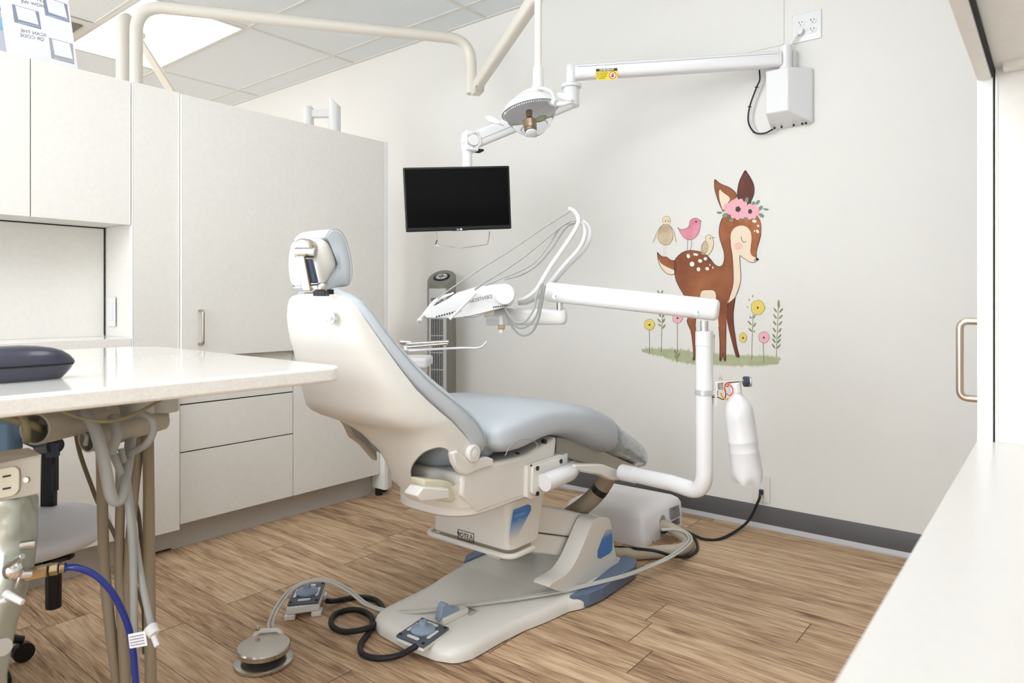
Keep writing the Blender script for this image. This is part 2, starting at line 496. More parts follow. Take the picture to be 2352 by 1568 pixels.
# ceiling light panels: one in view, the others added as fill
names = ['flat bright ceiling light panel between the ceiling tiles above the cabinets']
for i, (x0, y0, sx, sy) in enumerate(FIXTURES):
    lab = ['bright rectangular ceiling light seen above the tall cream cabinets',
           'rectangular fill light added behind the camera over the aisle, out of view', 'rectangular fill light added above the camera side of the chair, out of view',
           'rectangular fill light added above the head of the chair, out of view', 'rectangular fill light added behind the camera on the left, out of view',
           'rectangular fill light added behind the camera on the right, out of view', 'rectangular fill light added beyond the cabinets on the left, out of view'][i]
    t = thing('ceiling_light', (x0+sx/2, y0+sy/2, CZ), lab, 'ceiling light', 'ceiling light panels')
    bm = BM(); box(bm, x0-.02, y0-.02, CZ-.006, x0, y0+sy+.02, CZ); box(bm, x0+sx, y0-.02, CZ-.006, x0+sx+.02, y0+sy+.02, CZ)
    box(bm, x0, y0-.02, CZ-.006, x0+sx, y0, CZ); box(bm, x0, y0+sy, CZ-.006, x0+sx, y0+sy+.02, CZ)
    obj('frame', bm, M_grid, t, smooth=False)
    bm = BM(); box(bm, x0, y0, CZ-.003, x0+sx, y0+sy, CZ-.001); obj('diffuser', bm, M_emit2 if i == 0 else M_emit, t, smooth=False)
# ceiling air vent beside the light
t = thing('ceiling_vent', (-5.35, 1.45, CZ), 'square pale ceiling air vent half hidden behind the leaning paper flyer', 'vent')
vc = onZ(190, 53, CZ)+Vector((-.24, -.24, 0))
bm = BM(); box(bm, vc.x-.3, vc.y-.3, CZ-.012, vc.x+.3, vc.y+.3, CZ-.004); obj('frame', bm, M_grid, t, smooth=False)
bm = BM(); box(bm, vc.x-.24, vc.y-.24, CZ-.02, vc.x+.24, vc.y+.24, CZ-.012); obj('throat', bm, M_vent, t, smooth=False)
bm = BM(); box(bm, vc.x-.17, vc.y-.17, CZ-.045, vc.x+.17, vc.y+.17, CZ-.035); obj('face_plate', bm, M_grid, t, smooth=False)

# ================================================================== CABINETS ON THE LEFT
XU, XL, XW, XP = -2.705, -2.74, -2.72, -2.80
XB = -3.34
def bar_handle(parent, X, y, z0, z1, sgn=1, out=.032, r=.0055, along='z'):
    bm = BM()
    tube(bm, round_path([(X, y, z0), (X+sgn*out, y, z0), (X+sgn*out, y, z1), (X, y, z1)], .014, 6), r, n=12, smooth=0)
    return obj('handle', bm, M_metal, parent, label='brushed nickel bar handle')
def slab(name, x0, y0, z0, x1, y1, z1, m, parent, bev=.0012, **k):
    bm = BM(); box(bm, x0, y0, z0, x1, y1, z1); return obj(name, bm, m, parent, bevel=bev, smooth=False, **k)
# tall cabinet: upper doors and drawers
t = thing('tall_cabinet', (-3.03, 1.82, 0), 'tall cream laminate cabinet with two upper doors and drawers below, behind the dental chair', 'cabinet')
slab('body', XB, 1.292, .113, XL-.02, 2.326, 1.823, M_lam, t)
slab('plinth', XB+.03, 1.292, 0, XP, 2.318, .113, M_plinth, t)
d1 = slab('door', XU-.019, 1.292, .782, XU, 1.804, 1.823, M_lam, t, label='left upper door with bar handle')
slab('edge_band', XU-.019, 1.2885, .782, XU+.0005, 1.2918, 1.823, M_edge, d1)
bar_handle(d1, XU, 1.36, .833, .966)
d2 = slab('door', XU-.019, 1.8085, .782, XU, 2.326, 1.823, M_lam, t, label='right upper door partly behind the backrest')
slab('edge_band', XU-.019, 1.8045, .782, XU+.0005, 1.808, 1.823, M_edge, d2)
bar_handle(d2, XU, 1.872, .833, .966)
slab('fascia', XL-.02, 1.299, .592, XL-.001, 1.8135, .781, M_lam, t)
slab('drawer', XL-.02, 1.299, .4005, XL, 1.8135, .587, M_lam, t, label='upper drawer front')
slab('drawer', XL-.02, 1.299, .113, XL, 1.8135, .396, M_lam, t, label='lower drawer front')
slab('door', XL-.02, 1.8165, .113, XL, 2.326, .78, M_lam, t, label='lower door beside the drawers')
bm = BM(); box(bm, XL-.0195, 1.3, .396, XL-.006, 1.8135, .4005); box(bm, XL-.0195, 1.3, .587, XL-.006, 1.8135, .592); box(bm, XL-.0195, 1.8135, .113, XL-.006, 1.8165, .78)
obj('gap', bm, M_dark, t, smooth=False)
# end panel and its levelling foot
t = thing('end_panel', (-3.0, 2.345, 0), 'narrow white end panel at the far side of the tall cabinet', 'cabinet panel')
slab('panel', XB, 2.328, .035, XU+.002, 2.35, 1.8245, M_edge, t)
bm = BM(); cyl(bm, (-2.76, 2.339, 0), (-2.76, 2.339, .035), .02, n=16); obj('levelling_foot', bm, M_black, t)
# white bench leg behind
t = thing('bench_leg', onZ(877, 1130, 0), 'white square leg on a black foot standing just past the tall cabinet plinth', 'leg')
p = onZ(884, 1128, .0)
bm = BM(); box(bm, p.x-.05, p.y-.03, .018, p.x+.02, p.y+.03, .78); obj('leg', bm, M_white2, t, bevel=.002, smooth=False)
bm = BM(); cyl(bm, (p.x-.01, p.y, 0), (p.x-.01, p.y, .018), .018); obj('foot', bm, M_black, t)
# filler panel between wall cabinet and tall cabinet
t = thing('filler_cabinet', (-3.03, 1.2, 0), 'narrow full-height cream laminate panel between the wall cabinet and the tall cabinet', 'cabinet')
slab('panel', XB, 1.112, .1, XW+.004, 1.2865, 1.829, M_lam, t)
slab('edge_band', XW-.02, 1.1085, .1, XW+.005, 1.1118, 1.829, M_edge, t)
slab('plinth', XB+.03, 1.112, .012, XP+.012, 1.291, .1, M_plinth, t)
# wall cabinet with two doors
t = thing('wall_cabinet', (-3.0, .3, 1.29), 'cream laminate upper cabinet hanging over the alcove on the left', 'cabinet')
slab('body', XB, -1.2, 1.296, XW-.02, 1.107, 1.829, M_lam, t)
slab('door', XW-.019, .787, 1.29, XW, 1.106, 1.829, M_lam, t, label='door at the right end of the upper cabinet')
slab('door', XW-.019, .2, 1.29, XW, .784, 1.829, M_lam, t, label='wider door cut off by the photo edge')
slab('door', XW-.019, -.39, 1.29, XW, .197, 1.829, M_lam, t)
slab('door', XW-.019, -.98, 1.29, XW, -.393, 1.829, M_lam, t)
# alcove back and side
t = thing('alcove_panel', (-2.98, .3, .9), 'cream back panel of the open alcove under the wall cabinet', 'panel')
slab('back', XB+.01, -1.2, .865, -2.967, 1.1075, 1.294, M_lam, t)
bm = BM(); box(bm, -2.9665, 1.1045, .87, -2.9645, 1.1075, 1.295); box(bm, -2.9665, -1.2, 1.2915, -2.9645, 1.1075, 1.2955)
obj('joint', bm, M_dark, t, smooth=False)
# light switch / duplex on the alcove side
t = thing('wall_switch', (-2.9, 1.1075, .96), 'white switch plate on the alcove side wall above the worktop', 'switch')
bm = BM(); plate(bm, (-2.894, 1.1075, .963), (1, 0, 0), (0, 0, 1), .07, .115, .005, .004); obj('cover_plate', bm, M_white2, t, bevel=.0015)
bm = BM(); plate(bm, (-2.894, 1.1025, .963), (1, 0, 0), (0, 0, 1), .034, .068, .003, .002); obj('rocker', bm, M_white, t, bevel=.001)
# base cabinet under the alcove
t = thing('base_cabinet', (-3.03, .0, 0), 'cream laminate base cabinet with doors under the alcove, behind the hanging hoses', 'cabinet')
slab('body', XB, -1.2, .113, XL-.02, 1.107, .83, M_lam, t)
slab('plinth', XB+.03, -1.2, 0, XP, 1.107, .113, M_plinth, t)
for i, (a, b) in enumerate(((.57, 1.105), (.03, .567), (-.51, .027))):
    slab('door', XL-.019, a, .113, XL, b, .82, M_lam, t)
slab('counter', XB, -1.2, .83, -2.72, 1.107, .865, M_top, t)

# ================================================================== PAPER ON TOP OF THE WALL CABINET
def sheet(name, X0, pts, lab, m=M_paper, cat='paper'):
    t = thing(name, onX(*pts[3], X0), lab, cat)
    return t
XS = -2.80
pA, pB, pC = onX(181, 160, XS), onX(160, 11, XS-.03), onX(18, 122, XS)     # bottom right, top right, bottom left
sheet_ux = (pA-pC); sheet_ux.z *= 1; sheet_w = .216
uy = (pB-pA).normalized()
ux = sheet_ux-uy*sheet_ux.dot(uy); sheet_w = ux.length+.0; ux.normalize()
nrm = ux.cross(uy)
if nrm.x < 0: nrm = -nrm
zbase = 1.829
org = Vector((pA.x, pA.y, zbase+.001))
t = thing('paper_flyer', org, 'white printed flyer leaning on top of the wall cabinet with mirrored SCAN THE text', 'flyer')
H = .2794
sheet_w = .2159
def SP(a, b, off=0):     # a metres leftwards from the right edge, b metres up
    return org-ux*a+uy*b+nrm*off
bm = BM(); prism(bm, [SP(0, 0), SP(sheet_w, 0), SP(sheet_w, H), SP(0, H)], -nrm*.0012); obj('page', bm, M_paper, t, smooth=False)
bm = BM()
bsz = .0105
def SPx(px, py, off=0):   # pixel on the page plane
    o0 = Vector((0, 0, 1.0)); d = W(px, py, 1)-o0
    k = (org-o0).dot(nrm)/d.dot(nrm)
    return o0+d*k+nrm*off
text_bm(bm, 'SCAN THE', SPx(77, 76, .0006), -ux, uy, .0165)
text_bm(bm, 'QR CODE', SPx(74, 86, .0006)+uy*.0, -ux, uy, .0165)
obj('scan_lettering', bm, M_ink, t, smooth=False)
bm = BM()
text_bm(bm, 'HOW WE', SPx(75, 9, .0006), -ux, uy, .0165)
text_bm(bm, 'LET', SPx(92, 1, .0006), -ux, uy, .0165)
obj('lettering', bm, M_ink, t, smooth=False)
for (q, cm, txt) in ((((27, 9), (89, 27), (95, 68), (33, 51)), M_cardblue, 'Like Us on Facebook'), (((97, -10), (154, 10), (160, 52), (104, 35)), M_cardblue, 'Follow Us on Instagram'), (((112, 86), (167, 101), (171, 148), (118, 134)), M_cardgrey, 'Review Us on Google')):
    P4 = [SPx(x, y, .0004) for x, y in q]
    bm = BM(); face(bm, [bm.verts.new(p) for p in P4]); pc = obj('printed_card', bm, cm, t, smooth=False)
    c = sum(P4, Vector())/4
    e1 = (P4[1]-P4[0]); e2 = (P4[3]-P4[0])
    o1 = P4[0]+nrm*.0003
    bm = BM(); face(bm, [bm.verts.new(o1+e1*a+e2*b) for a, b in ((.12, .03), (.86, .03), (.92, .78), (.16, .78))]); obj('blank_panel', bm, M_paper, pc, smooth=False)
    bm = BM(); text_bm(bm, txt, o1+e1*.55+e2*.9+nrm*.0003, -ux, uy, .0075); obj('caption', bm, M_paper, pc, smooth=False)
t = thing('photo_card', Vector((-2.86, .60, zbase)), 'pale blue picture card standing left of the flyer on top of the wall cabinet', 'card')
bm = BM(); prism(bm, [onX(x, y, -2.86) for x, y in ((-40, 108), (17, 121), (8, 41), (-40, 30))], (-.002, 0, 0)); obj('card', bm, M_photog, t, smooth=False)
bm = BM(); prism(bm, [onX(x, y, -2.8595) for x, y in ((-40, 70), (8, 68), (9, 41), (-40, 30))], (.0004, 0, 0)); obj('blue_print', bm, M_photo, t, smooth=False)

# ================================================================== RIGHT: COUNTER, TALL CABINET, UPPER CABINET
XD = -.104; YE = 1.352
t = thing('counter_unit', (.2, 0, 0), 'pale worktop unit running along the right side in the foreground', 'counter')
bm = BM()
pts = rrect((XD+.55)/2, (YE-2.503)/2, (.55-XD)/2, (YE+2.497)/2, .0005, 1)
prism(bm, [(x, y, .744) for x, y in pts], (0, 0, .03)); obj('worktop', bm, M_top2, t, bevel=.006, seg=3, smooth=True)
slab('cabinet_body', XD+.03, -2.5, .1, .555, YE-.001, .744, M_lam, t)
slab('plinth', XD+.09, -2.5, 0, .555, YE-.001, .1, M_plinth, t)
t = thing('storage_cabinet', (.2, 1.9, 0), 'tall cream cabinet at the right edge with a nickel bar handle on its door', 'cabinet')
slab('body', XD+.0235, YE, .1, .555, 2.2, 2.4, M_lam, t)
slab('plinth', XD+.09, YE, 0, .555, 2.2, .1, M_plinth, t)
dr = slab('door', XD, YE+.0, .1, XD+.0205, 1.95, 2.4, M_lam, t)
slab('edge_band', XD-.0005, YE-.0015, .1, XD+.0205, YE-.0002, 2.4, M_edge, dr)
slab('edge_band', XD+.0235, YE-.0015, .1, XD+.027, YE-.0002, 2.4, M_edge, t)
hy = 1.352+.055
h0, h1 = onX(2225, 735, XD-.02), onX(2225, 915, XD-.02)
dd = hy
zt = 1+(694-738)/F*(hy*CA+.11*SA); zb = 1+(694-916)/F*(hy*CA+.11*SA)
bar_handle(dr, XD, hy, zb, zt, sgn=-1, out=.03, r=.0058)
t = thing('overhead_cabinet', (.1, .3, 1.36), 'cream overhead cabinet above the right worktop, seen from below', 'cabinet')
slab('body', XD+.0225, -2.0, 1.378, .555, YE-.002, 2.3, M_lam, t)
slab('door', XD, .75, 1.362, XD+.019, YE-.004, 2.3, M_lam, t)
slab('door', XD, .14, 1.362, XD+.019, .747, 2.3, M_lam, t)
slab('door', XD, -.5, 1.362, XD+.019, .137, 2.3, M_lam, t)
bm = BM(); box(bm, XD+.019, -2.0, 1.364, XD+.0225, YE-.004, 2.3); obj('gap_shade', bm, M_dark, t, smooth=False)  # black filler stands in for the shade between doors and body
bm = BM(); box(bm, XD+.035, YE-.03, 1.368, .55, YE-.004, 1.378); obj('rail', bm, M_lam, t, smooth=False)

# ================================================================== WALL THINGS
def socket_face(parent, c, ux, uy, s=1.0, name='socket'):
    """US receptacle: round face with two slots and an earth hole"""
    c = Vector(c); ux = Vector(ux); uy = Vector(uy); n = ux.cross(uy)
    bm = BM(); pts = [c+ux*(s*.0165*math.cos(a))+uy*(s*max(-.0135, min(.0135, .0175*math.sin(a)))) for a in [2*math.pi*i/28 for i in range(28)]]
    prism(bm, pts, n*.002); so = obj(name, bm, M_white2, parent)
    bm = BM()
    for (a, b, w, h) in ((-.006, .004, .0012, .004), (.006, .004, .0012, .0035)):
        obox(bm, c+ux*a*s+uy*b*s+n*.002, ux*w*s, uy*h*s, n*.0004)
    cyl(bm, c-uy*.0065*s+n*.002, c-uy*.0065*s+n*.0024, .0022*s, n=10)
    obj('slots', bm, M_dark, so, smooth=False)
    return so
ex = Vector((1, 0, 0)); ez = Vector((0, 0, 1))
def wallP(px, py, off=0): return onY(px, py, WY-off)
# quad outlet high on the wall
c = (wallP(1819, 36)+wallP(1888, 88)+wallP(1888, 22)+wallP(1821, 101))/4
t = thing('quad_outlet', (c.x, WY, c.z-.06), 'white four-socket outlet plate high on the wall above the wall-mounted box', 'outlet')
bm = BM(); plate(bm, (c.x, WY, c.z), (1, 0, 0), (0, 0, 1), .118, .122, .006, .004)
obj('cover_plate', bm, M_white, t, bevel=.002)
for a in (-.024, .024):
    for b in (-.019, .019):
        socket_face(t, (c.x+a, WY-.006, c.z+b), ex, ez)
# plug and cord into it
pc = Vector((c.x-.024, WY-.012, c.z-.019))
t = thing('white_power_cord', (pc.x, WY, pc.z), 'white plug and cord running from the high outlet to the wall-mounted box', 'power cord')
bm = BM(); cyl(bm, pc+Vector((0, .006, 0)), pc+Vector((0, -.016, 0)), .017, .0155, n=24)
obj('plug', bm, M_white2, t, bevel=.002)
bm = BM(); tube(bm, [pc+Vector((0, -.01, 0)), onY(1826, 88, WY-.03), onY(1812, 112, WY-.035), onY(1803, 150, WY-.05), onY(1790, 163, WY-.04)], .005, n=10)
obj('cord', bm, M_white2, t)
# blank access panel painted like the wall
t = thing('access_panel', (-1.1, WY, 2.1), 'wall-coloured access panel fixed with small screws left of the high outlet', 'panel')
q = [wallP(1801, 17), wallP(1801, 101), wallP(1648, 122), wallP(1648, 40)]
x1 = q[0].x; zlo = wallP(1803, 102).z; x0 = x1-.36
bm = BM(); prism(bm, [(x, WY, z) for x, z in [(x1, zlo+.006), (x1, zlo+.36), (x0, zlo+.36), (x0, zlo), (x1-.006, zlo)]], (0, -.0035, 0)); obj('sheet', bm, M_wall, t, smooth=False, bevel=.001)
bm = BM()
for sx in (.018, .2):
    for sz in (.02, .165): cyl(bm, (x1-sx, WY-.0035, zlo+sz), (x1-sx, WY-.0055, zlo+sz), .004, n=12)
obj('screws', bm, M_wall, t)
# wall-mounted power box
b0 = WY
zl, zh = 1.765, 1.99
xa, xb = -.985, -.812
t = thing('wall_power_box', ((xa+xb)/2, WY, zl), 'white tapered box mounted on the wall under the monitor arm bracket', 'box')
bm = BM()
dep = .105
rings = []
front = [(xa+.006, WY-dep, zl+.04), (xb-.075, WY-dep, zl+.04), (xb-.075, WY-dep, zh-.002), (xa+.006, WY-dep, zh-.002)]
back = [(xa, WY, zl-.012), (xb, WY, zl-.006), (xb, WY, zh), (xa, WY, zh)]
loft(bm, [[(x, y, z) for x, y, z in back], [(x, y+.085, z) for (x, y, z) in [(xa, WY-dep, zl-.008), (xb, WY-dep, zl-.002), (xb, WY-dep, zh), (xa, WY-dep, zh)]], front])
obj('housing', bm, M_white, t, bevel=.006, seg=3)
bm = BM()
for k in (.02, .05, .1, .135, .15): cyl(bm, (xa+k, WY-.03, zl-.012), (xa+k, WY-.03, zl-.004), .004, n=10)
obj('knockouts', bm, M_dark, t)
# low data outlet and its dark cord
t = thing('low_outlet', (-1.03, WY, .12), 'ivory outlet plate just above the grey baseboard behind the bottle', 'outlet')
cc = (wallP(1728, 1091)+wallP(1768, 1156))/2
oc = Vector((-1.032, WY, .173))
bm = BM(); plate(bm, oc, (1, 0, 0), (0, 0, 1), .078, .118, .006, .004); obj('cover_plate', bm, mat('ivory_plastic', (226, 222, 212), .4), t, bevel=.0015)
bm = BM(); plate(bm, oc+Vector((.0, -.006, 0)), (1, 0, 0), (0, 0, 1), .034, .068, .002, .002); obj('insert', bm, M_white, t)
t = thing('black_power_cord', Vector((-1.03, 2.95, 0)), 'dark blue-black cord looping from the low outlet to the floor box', 'power cord')
bm = BM()
P0 = oc+Vector((.004, -.008, -.012))
tube(bm, [P0+Vector((0, -.004, .004)), P0+Vector((.003, -.03, -.004)), onY(1742, 1150, 2.98), onZ(1715, 1200, .03), onZ(1660, 1235, .006), onZ(1620, 1238, .006), onZ(1580, 1222, .02), onZ(1555, 1212, .035), onZ(1525, 1222, .035)], .006, n=10)
obj('cord', bm, M_rubber, t)
bm = BM(); obox(bm, P0+Vector((.0, -.004, 0)), (.009, 0, 0), (0, .008, 0), (0, 0, .011)); obj('plug', bm, M_navy, t, bevel=.002)
# tower fan
FX, FY = -2.838, 2.88
t = thing('tower_fan', (FX, FY, 0), 'slim olive-grey tower fan with dark vertical grille standing against the wall behind the chair', 'fan')
R = .082
def fan_ring(z, r, tilt=0):
    return [(FX+r*se(2*math.pi*j/36, 2.2)[0], FY+r*se(2*math.pi*j/36, 2.2)[1], z+tilt*(-.45*se(2*math.pi*j/36, 2.2)[0]+.89*se(2*math.pi*j/36, 2.2)[1])) for j in range(36)]
bm = BM(); loft(bm, [fan_ring(.05, R), fan_ring(1.14, R, .046), fan_ring(1.149, R-.007, .043)]); obj('column', bm, M_fan, t)
bm = BM(); loft(bm, [fan_ring(0, .13), fan_ring(.02, .13), fan_ring(.05, .09)]); obj('base', bm, M_fan, t)
# camera-facing grille; the fan faces the room centre (towards -Y, slightly +X)
fd = Vector((.45, -.89, 0)).normalized(); fs = Vector((fd.y*-1, fd.x, 0)).normalized()
def FP(s, z, o): return Vector((FX, FY, 0))+fs*s+fd*o+ez*z
bm = BM(); obox(bm, FP(0, .62, R-.012), fs*.052, fd*.016, ez*.46); obj('front_panel', bm, M_fans, t, bevel=.006, seg=3)
gr = BM(); obox(gr, FP(0, .60, R+.004), fs*.038, fd*.0015, ez*.425); go = obj('grille', gr, M_fand, t, bevel=.0)
bm = BM()
for k in range(8): obox(bm, FP(-.035+.01*k, .60, R+.0065), fs*.0016, fd*.0012, ez*.425)
for k in range(9): obox(bm, FP(0, .22+.098*k, R+.0068), fs*.038, fd*.0014, ez*.0022)
obj('grille_bars', bm, M_fans, go, smooth=False)
cn = (fd*.49+ez*.87).normalized()
def TP(h): return Vector((FX, FY, 1.146))+cn*h
bm = BM(); lathe(bm, [(.05, -.004), (.05, .004), (.046, .006)], TP(0), axis=cn, n=32); cpn = obj('control_panel', bm, M_fand, t)
bm = BM(); lathe(bm, [(.034, .005), (.034, .009)], TP(0), axis=cn, n=32); bt = obj('button_ring', bm, M_fans, cpn)
bm = BM(); lathe(bm, [(.010, .0091), (.015, .0091), (.015, .0098), (.010, .0098)], TP(0), axis=cn, n=24, cap=False)
k1_ = cn.cross(fs).normalized(); obox(bm, TP(.0094), fs*.033, k1_*.0014, cn*.0004); obox(bm, TP(.0094), fs*.0014, k1_*.033, cn*.0004)
obj('button_marks', bm, M_fand, cpn)
# folded x-ray arm behind the cabinets
t = thing('folded_equipment_arm', (-2.9, 2.7, 0), 'white folded two-column equipment arm rising behind the tall cabinet', 'equipment arm')
D = 4.12
a1 = W(709, 250, D); a2 = W(769, 250, D)
bm = BM(); loft(bm, [[(a1.x+.031*math.cos(q), a1.y+.031*math.sin(q), z+k*(.004+.0*math.cos(q))) for q in [2*math.pi*i/20 for i in range(20)]] for z, k in ((.9, 0), (2.16, 0))]); ellipsoid(bm, (a1.x, a1.y, 2.16), .031, .031, .025); obj('column', bm, M_white, t)
sd = Vector((CA, SA, 0))
bm = BM(); rg = []
for z0 in (.9, 2.205):
    rg.append([(a2.x+.036*math.cos(q), a2.y+.036*math.sin(q), z0 if z0 < 1 else z0-.03*math.cos(q-YAW)) for q in [2*math.pi*i/24 for i in range(24)]])
loft(bm, rg); obj('column', bm, M_white, t)
bm = BM(); obox(bm, (a1+a2)/2+Vector((0, 0, .0))+ez*(-.03), (a2-a1)*.5, Vector((-SA, CA, 0))*.02, ez*.022); obj('cross_link', bm, M_white2, t, bevel=.004)
bm = BM(); rg = [[(p[0], p[1], p[2]+dz) for p in rg[1]] for dz in (.0005, .004)]; loft(bm, rg); obj('end_cap', bm, M_ivory, t)
bm = BM(); box(bm, a1.x-.1, a1.y-.04, 0, a2.x+.04, a2.y+.1, .9); obj('pedestal', bm, M_white2, t, bevel=.01)

# ================================================================== MONITOR ON ITS WALL ARM
def Wd(px, py, d): return W(px, py, d)
t = thing('swivel_wall_mount', (-.91, WY, 1.99), 'white two-section wall arm with a yellow warning sticker carrying the monitor', 'monitor arm')
pv = Vector((-.905, WY-.075, 1.99))     # wall pivot
bm = BM(); box(bm, -.935, WY-.05, 1.985, -.875, WY, 2.075); obj('wall_bracket', bm, M_white, t, bevel=.004)
bm = BM(); cyl(bm, (pv.x, pv.y, 1.965), (pv.x, pv.y, 2.085), .026); obj('wall_pivot', bm, M_white, t, bevel=.003)
A = Vector((pv.x, pv.y, 2.03)); B = onZ(1312, 168, 2.03)
B.z = 2.03
dirA = (B-A); dirA.z = 0; dirA.normalize(); sideA = Vector((-dirA.y, dirA.x, 0))
def arm_section(p, du, s, h, w):  # rounded section
    return [p+du*(w*se(2*math.pi*j/28, 3.2)[0])+ez*(h*se(2*math.pi*j/28, 3.2)[1]) for j in range(28)]
bm = BM(); loft(bm, [arm_section(A+dirA*.02, sideA, 0, .034, .03), arm_section(B-dirA*.02, sideA, 0, .034, .03)]); ar = obj('rear_arm', bm, M_white, t)
bm = BM(); L_ = (B-A).length-.06
sd1 = sideA if sideA.y < 0 else -sideA
obox(bm, (A+B)/2+sd1*.0285+ez*.0165, dirA*(L_/2), sd1*.0015, ez*.001); obj('groove', bm, mat('soft_groove', (170, 172, 172), .6), ar)
# sticker
fc = None
o0 = Vector((0, 0, 1)); 
def on_plane(px, py, pt, n):
    d = W(px, py, 1)-o0; return o0+d*((pt-o0).dot(n)/d.dot(n))
sp = A+sd1*.0312
S = [on_plane(x, y, sp, sd1) for x, y in ((1369, 158), (1418, 156), (1418, 181), (1370, 184))]
bm = BM(); prism(bm, S, sd1*.0004); st = obj('warning_sticker', bm, M_yellow, ar, smooth=False, label='yellow warning sticker')
sc = sum(S, Vector())/4; sw = (S[1]-S[0]).length; sh = (S[0]-S[3]).length
uxs = (S[1]-S[0]).normalized()
bm = BM(); obox(bm, S[0]+uxs*sw/2-ez*sh*.13+sd1*.0005, uxs*sw*.5, ez*sh*.12, sd1*.0002); obj('black_band', bm, M_black, st, smooth=False)
bm = BM(); text_bm(bm, 'WARNING', S[0]+uxs*sw*.5-ez*sh*.13+sd1*.0009, -uxs, ez, sh*.26, bold=.02); obj('white_lettering', bm, M_paper, st, smooth=False)
bm = BM()
for k, l in enumerate(('PLEASE DO NOT', 'USE THIS AS A', 'HANDLE, OR', 'SUPPORT')): text_bm(bm, l, S[0]+uxs*sw*.27-ez*sh*(.4+.16*k)+sd1*.0008, -uxs, ez, sh*.15, bold=.015)
obj('black_lettering', bm, M_black, st, smooth=False)
bm = BM(); cc = S[0]+uxs*sw*.78-ez*sh*.62+sd1*.0008
for i in range(28):
    a, b = 2*math.pi*i/28, 2*math.pi*(i+1)/28
    face(bm, [bm.verts.new(cc+uxs*(r*math.cos(q))+ez*(r*math.sin(q))) for r, q in ((sh*.33, a), (sh*.33, b), (sh*.27, b), (sh*.27, a))])
obox(bm, cc, (uxs*.7+ez*.7)*sh*.3, (uxs*.7-ez*.7)*sh*.03, sd1*.0001); obj('red_ring', bm, M_red, st, smooth=False)
bm = BM(); pts = [cc-sd1*.0001+uxs*(sh*.25*math.cos(q))+ez*(sh*.25*math.sin(q)) for q in [2*math.pi*i/24 for i in range(24)]]; face(bm, [bm.verts.new(p) for p in pts]); obj('white_disc', bm, M_paper, st, smooth=False)
bm = BM(); text_bm(bm, '', cc, uxs, ez, .01); 
for k in range(4): obox(bm, cc+uxs*(sh*(-.08+.05*k))+ez*sh*.06, uxs*sh*.017, ez*sh*(.1-.01*abs(k-1.5)), sd1*.00006)
obox(bm, cc+uxs*(-sh*.01)-ez*sh*.09, uxs*sh*.1, ez*sh*.08, sd1*.00006); obj('hand_pictogram', bm, M_black, st, smooth=False)
# elbow
bm = BM()
lathe(bm, [(.0, -.0), (.024, 0), (.024, .0), (.0245, .075), (.022, .08)], (B.x, B.y, 1.985), n=28)
obj('elbow_top', bm, M_white, t)
bm = BM(); lathe(bm, [(.028, -.003), (.0455, 0), (.0475, .006), (.0455, .013), (.03, .018)], (B.x, B.y, 1.964), n=32); obj('elbow_collar', bm, M_white, t)
C2 = Vector((B.x, B.y, 1.93))
bm = BM(); lathe(bm, [(.031, 0), (.037, .006), (.037, .08), (.03, .09)], (B.x, B.y, 1.878), n=28); obj('elbow_body', bm, M_white, t)
# front (sloping) arm
E0 = Vector((B.x, B.y, 1.905))
E1 = W(1082, 325, 2.86)
dirB = (E1-E0); hor = Vector((dirB.x, dirB.y, 0)).normalized(); dB = dirB.normalized(); sideB = Vector((-hor.y, hor.x, 0)); upB = sideB.cross(dB).normalized()
if upB.z < 0: upB = -upB
bm = BM(); loft(bm, [[p+sideB*(.027*se(2*math.pi*j/28, 4)[0])+upB*(.036*se(2*math.pi*j/28, 4)[1]) for j in range(28)] for p in (E0+dB*.02, E1+dB*.0)]); fa = obj('front_arm', bm, M_white, t)
sdB = sideB if sideB.y < 0 else -sideB
bm = BM(); obox(bm, (E0+E1)/2+sdB*.0275-upB*.006, dB*((E1-E0).length/2-.03), sdB*.0006, upB*.001); obj('groove', bm, MATS['soft_groove'], fa)
bm = BM(); cyl(bm, E1-sideB*.031, E1+sideB*.031, .037, n=32); obox(bm, E1-hor*(-.006)+ez*-.002, hor*.028, sideB*.031, ez*.041); obj('tilt_housing', bm, M_white, t, bevel=.004)
bm = BM(); cyl(bm, E1+sdB*.031, E1+sdB*.034, .023, n=28); obj('tilt_cap', bm, M_white2, t, bevel=.001)
bm = BM(); vx = E1+hor*.018; cyl(bm, vx-ez*.03, vx-ez*.16, .021, n=24); obj('drop_tube', bm, M_white, t)
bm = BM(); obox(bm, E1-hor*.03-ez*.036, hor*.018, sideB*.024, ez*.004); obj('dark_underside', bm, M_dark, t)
# monitor
mc = W(1052, 456, 2.83)
mf = Vector((0, 0, 1))-mc; mf.normalize()      # roughly faces the camera, a little down
mn = Vector((mf.x*.9+.18, mf.y, -.08)).normalized()
mr = Vector((-mn.y, mn.x, 0)).normalized(); 
if mr.dot(Vector((CA, SA, 0))) < 0: mr = -mr
mu = mr.cross(-mn).normalized()
if mu.z < 0: mu = -mu
roll = math.radians(2.8)
mr2 = mr*math.cos(roll)+mu*math.sin(roll); mu2 = mu*math.cos(roll)-mr*math.sin(roll)
MW, MH = .44, .262
t = thing('monitor', mc-mu2*MH/2, 'black flat-screen monitor hanging from the white wall arm, tilted slightly', 'monitor')
bm = BM(); obox(bm, mc-mn*.014, mr2*MW/2, mu2*MH/2, mn*.014); obj('bezel', bm, M_black, t, bevel=.005, seg=3)
bm = BM(); obox(bm, mc+mn*.0005+mu2*.004, mr2*(MW/2-.008), mu2*(MH/2-.012), mn*.0008); obj('screen', bm, M_screen, t, smooth=False)
bm = BM(); obox(bm, mc-mn*.03, mr2*.1, mu2*.09, mn*.018); obj('rear_housing', bm, M_black, t, bevel=.01)
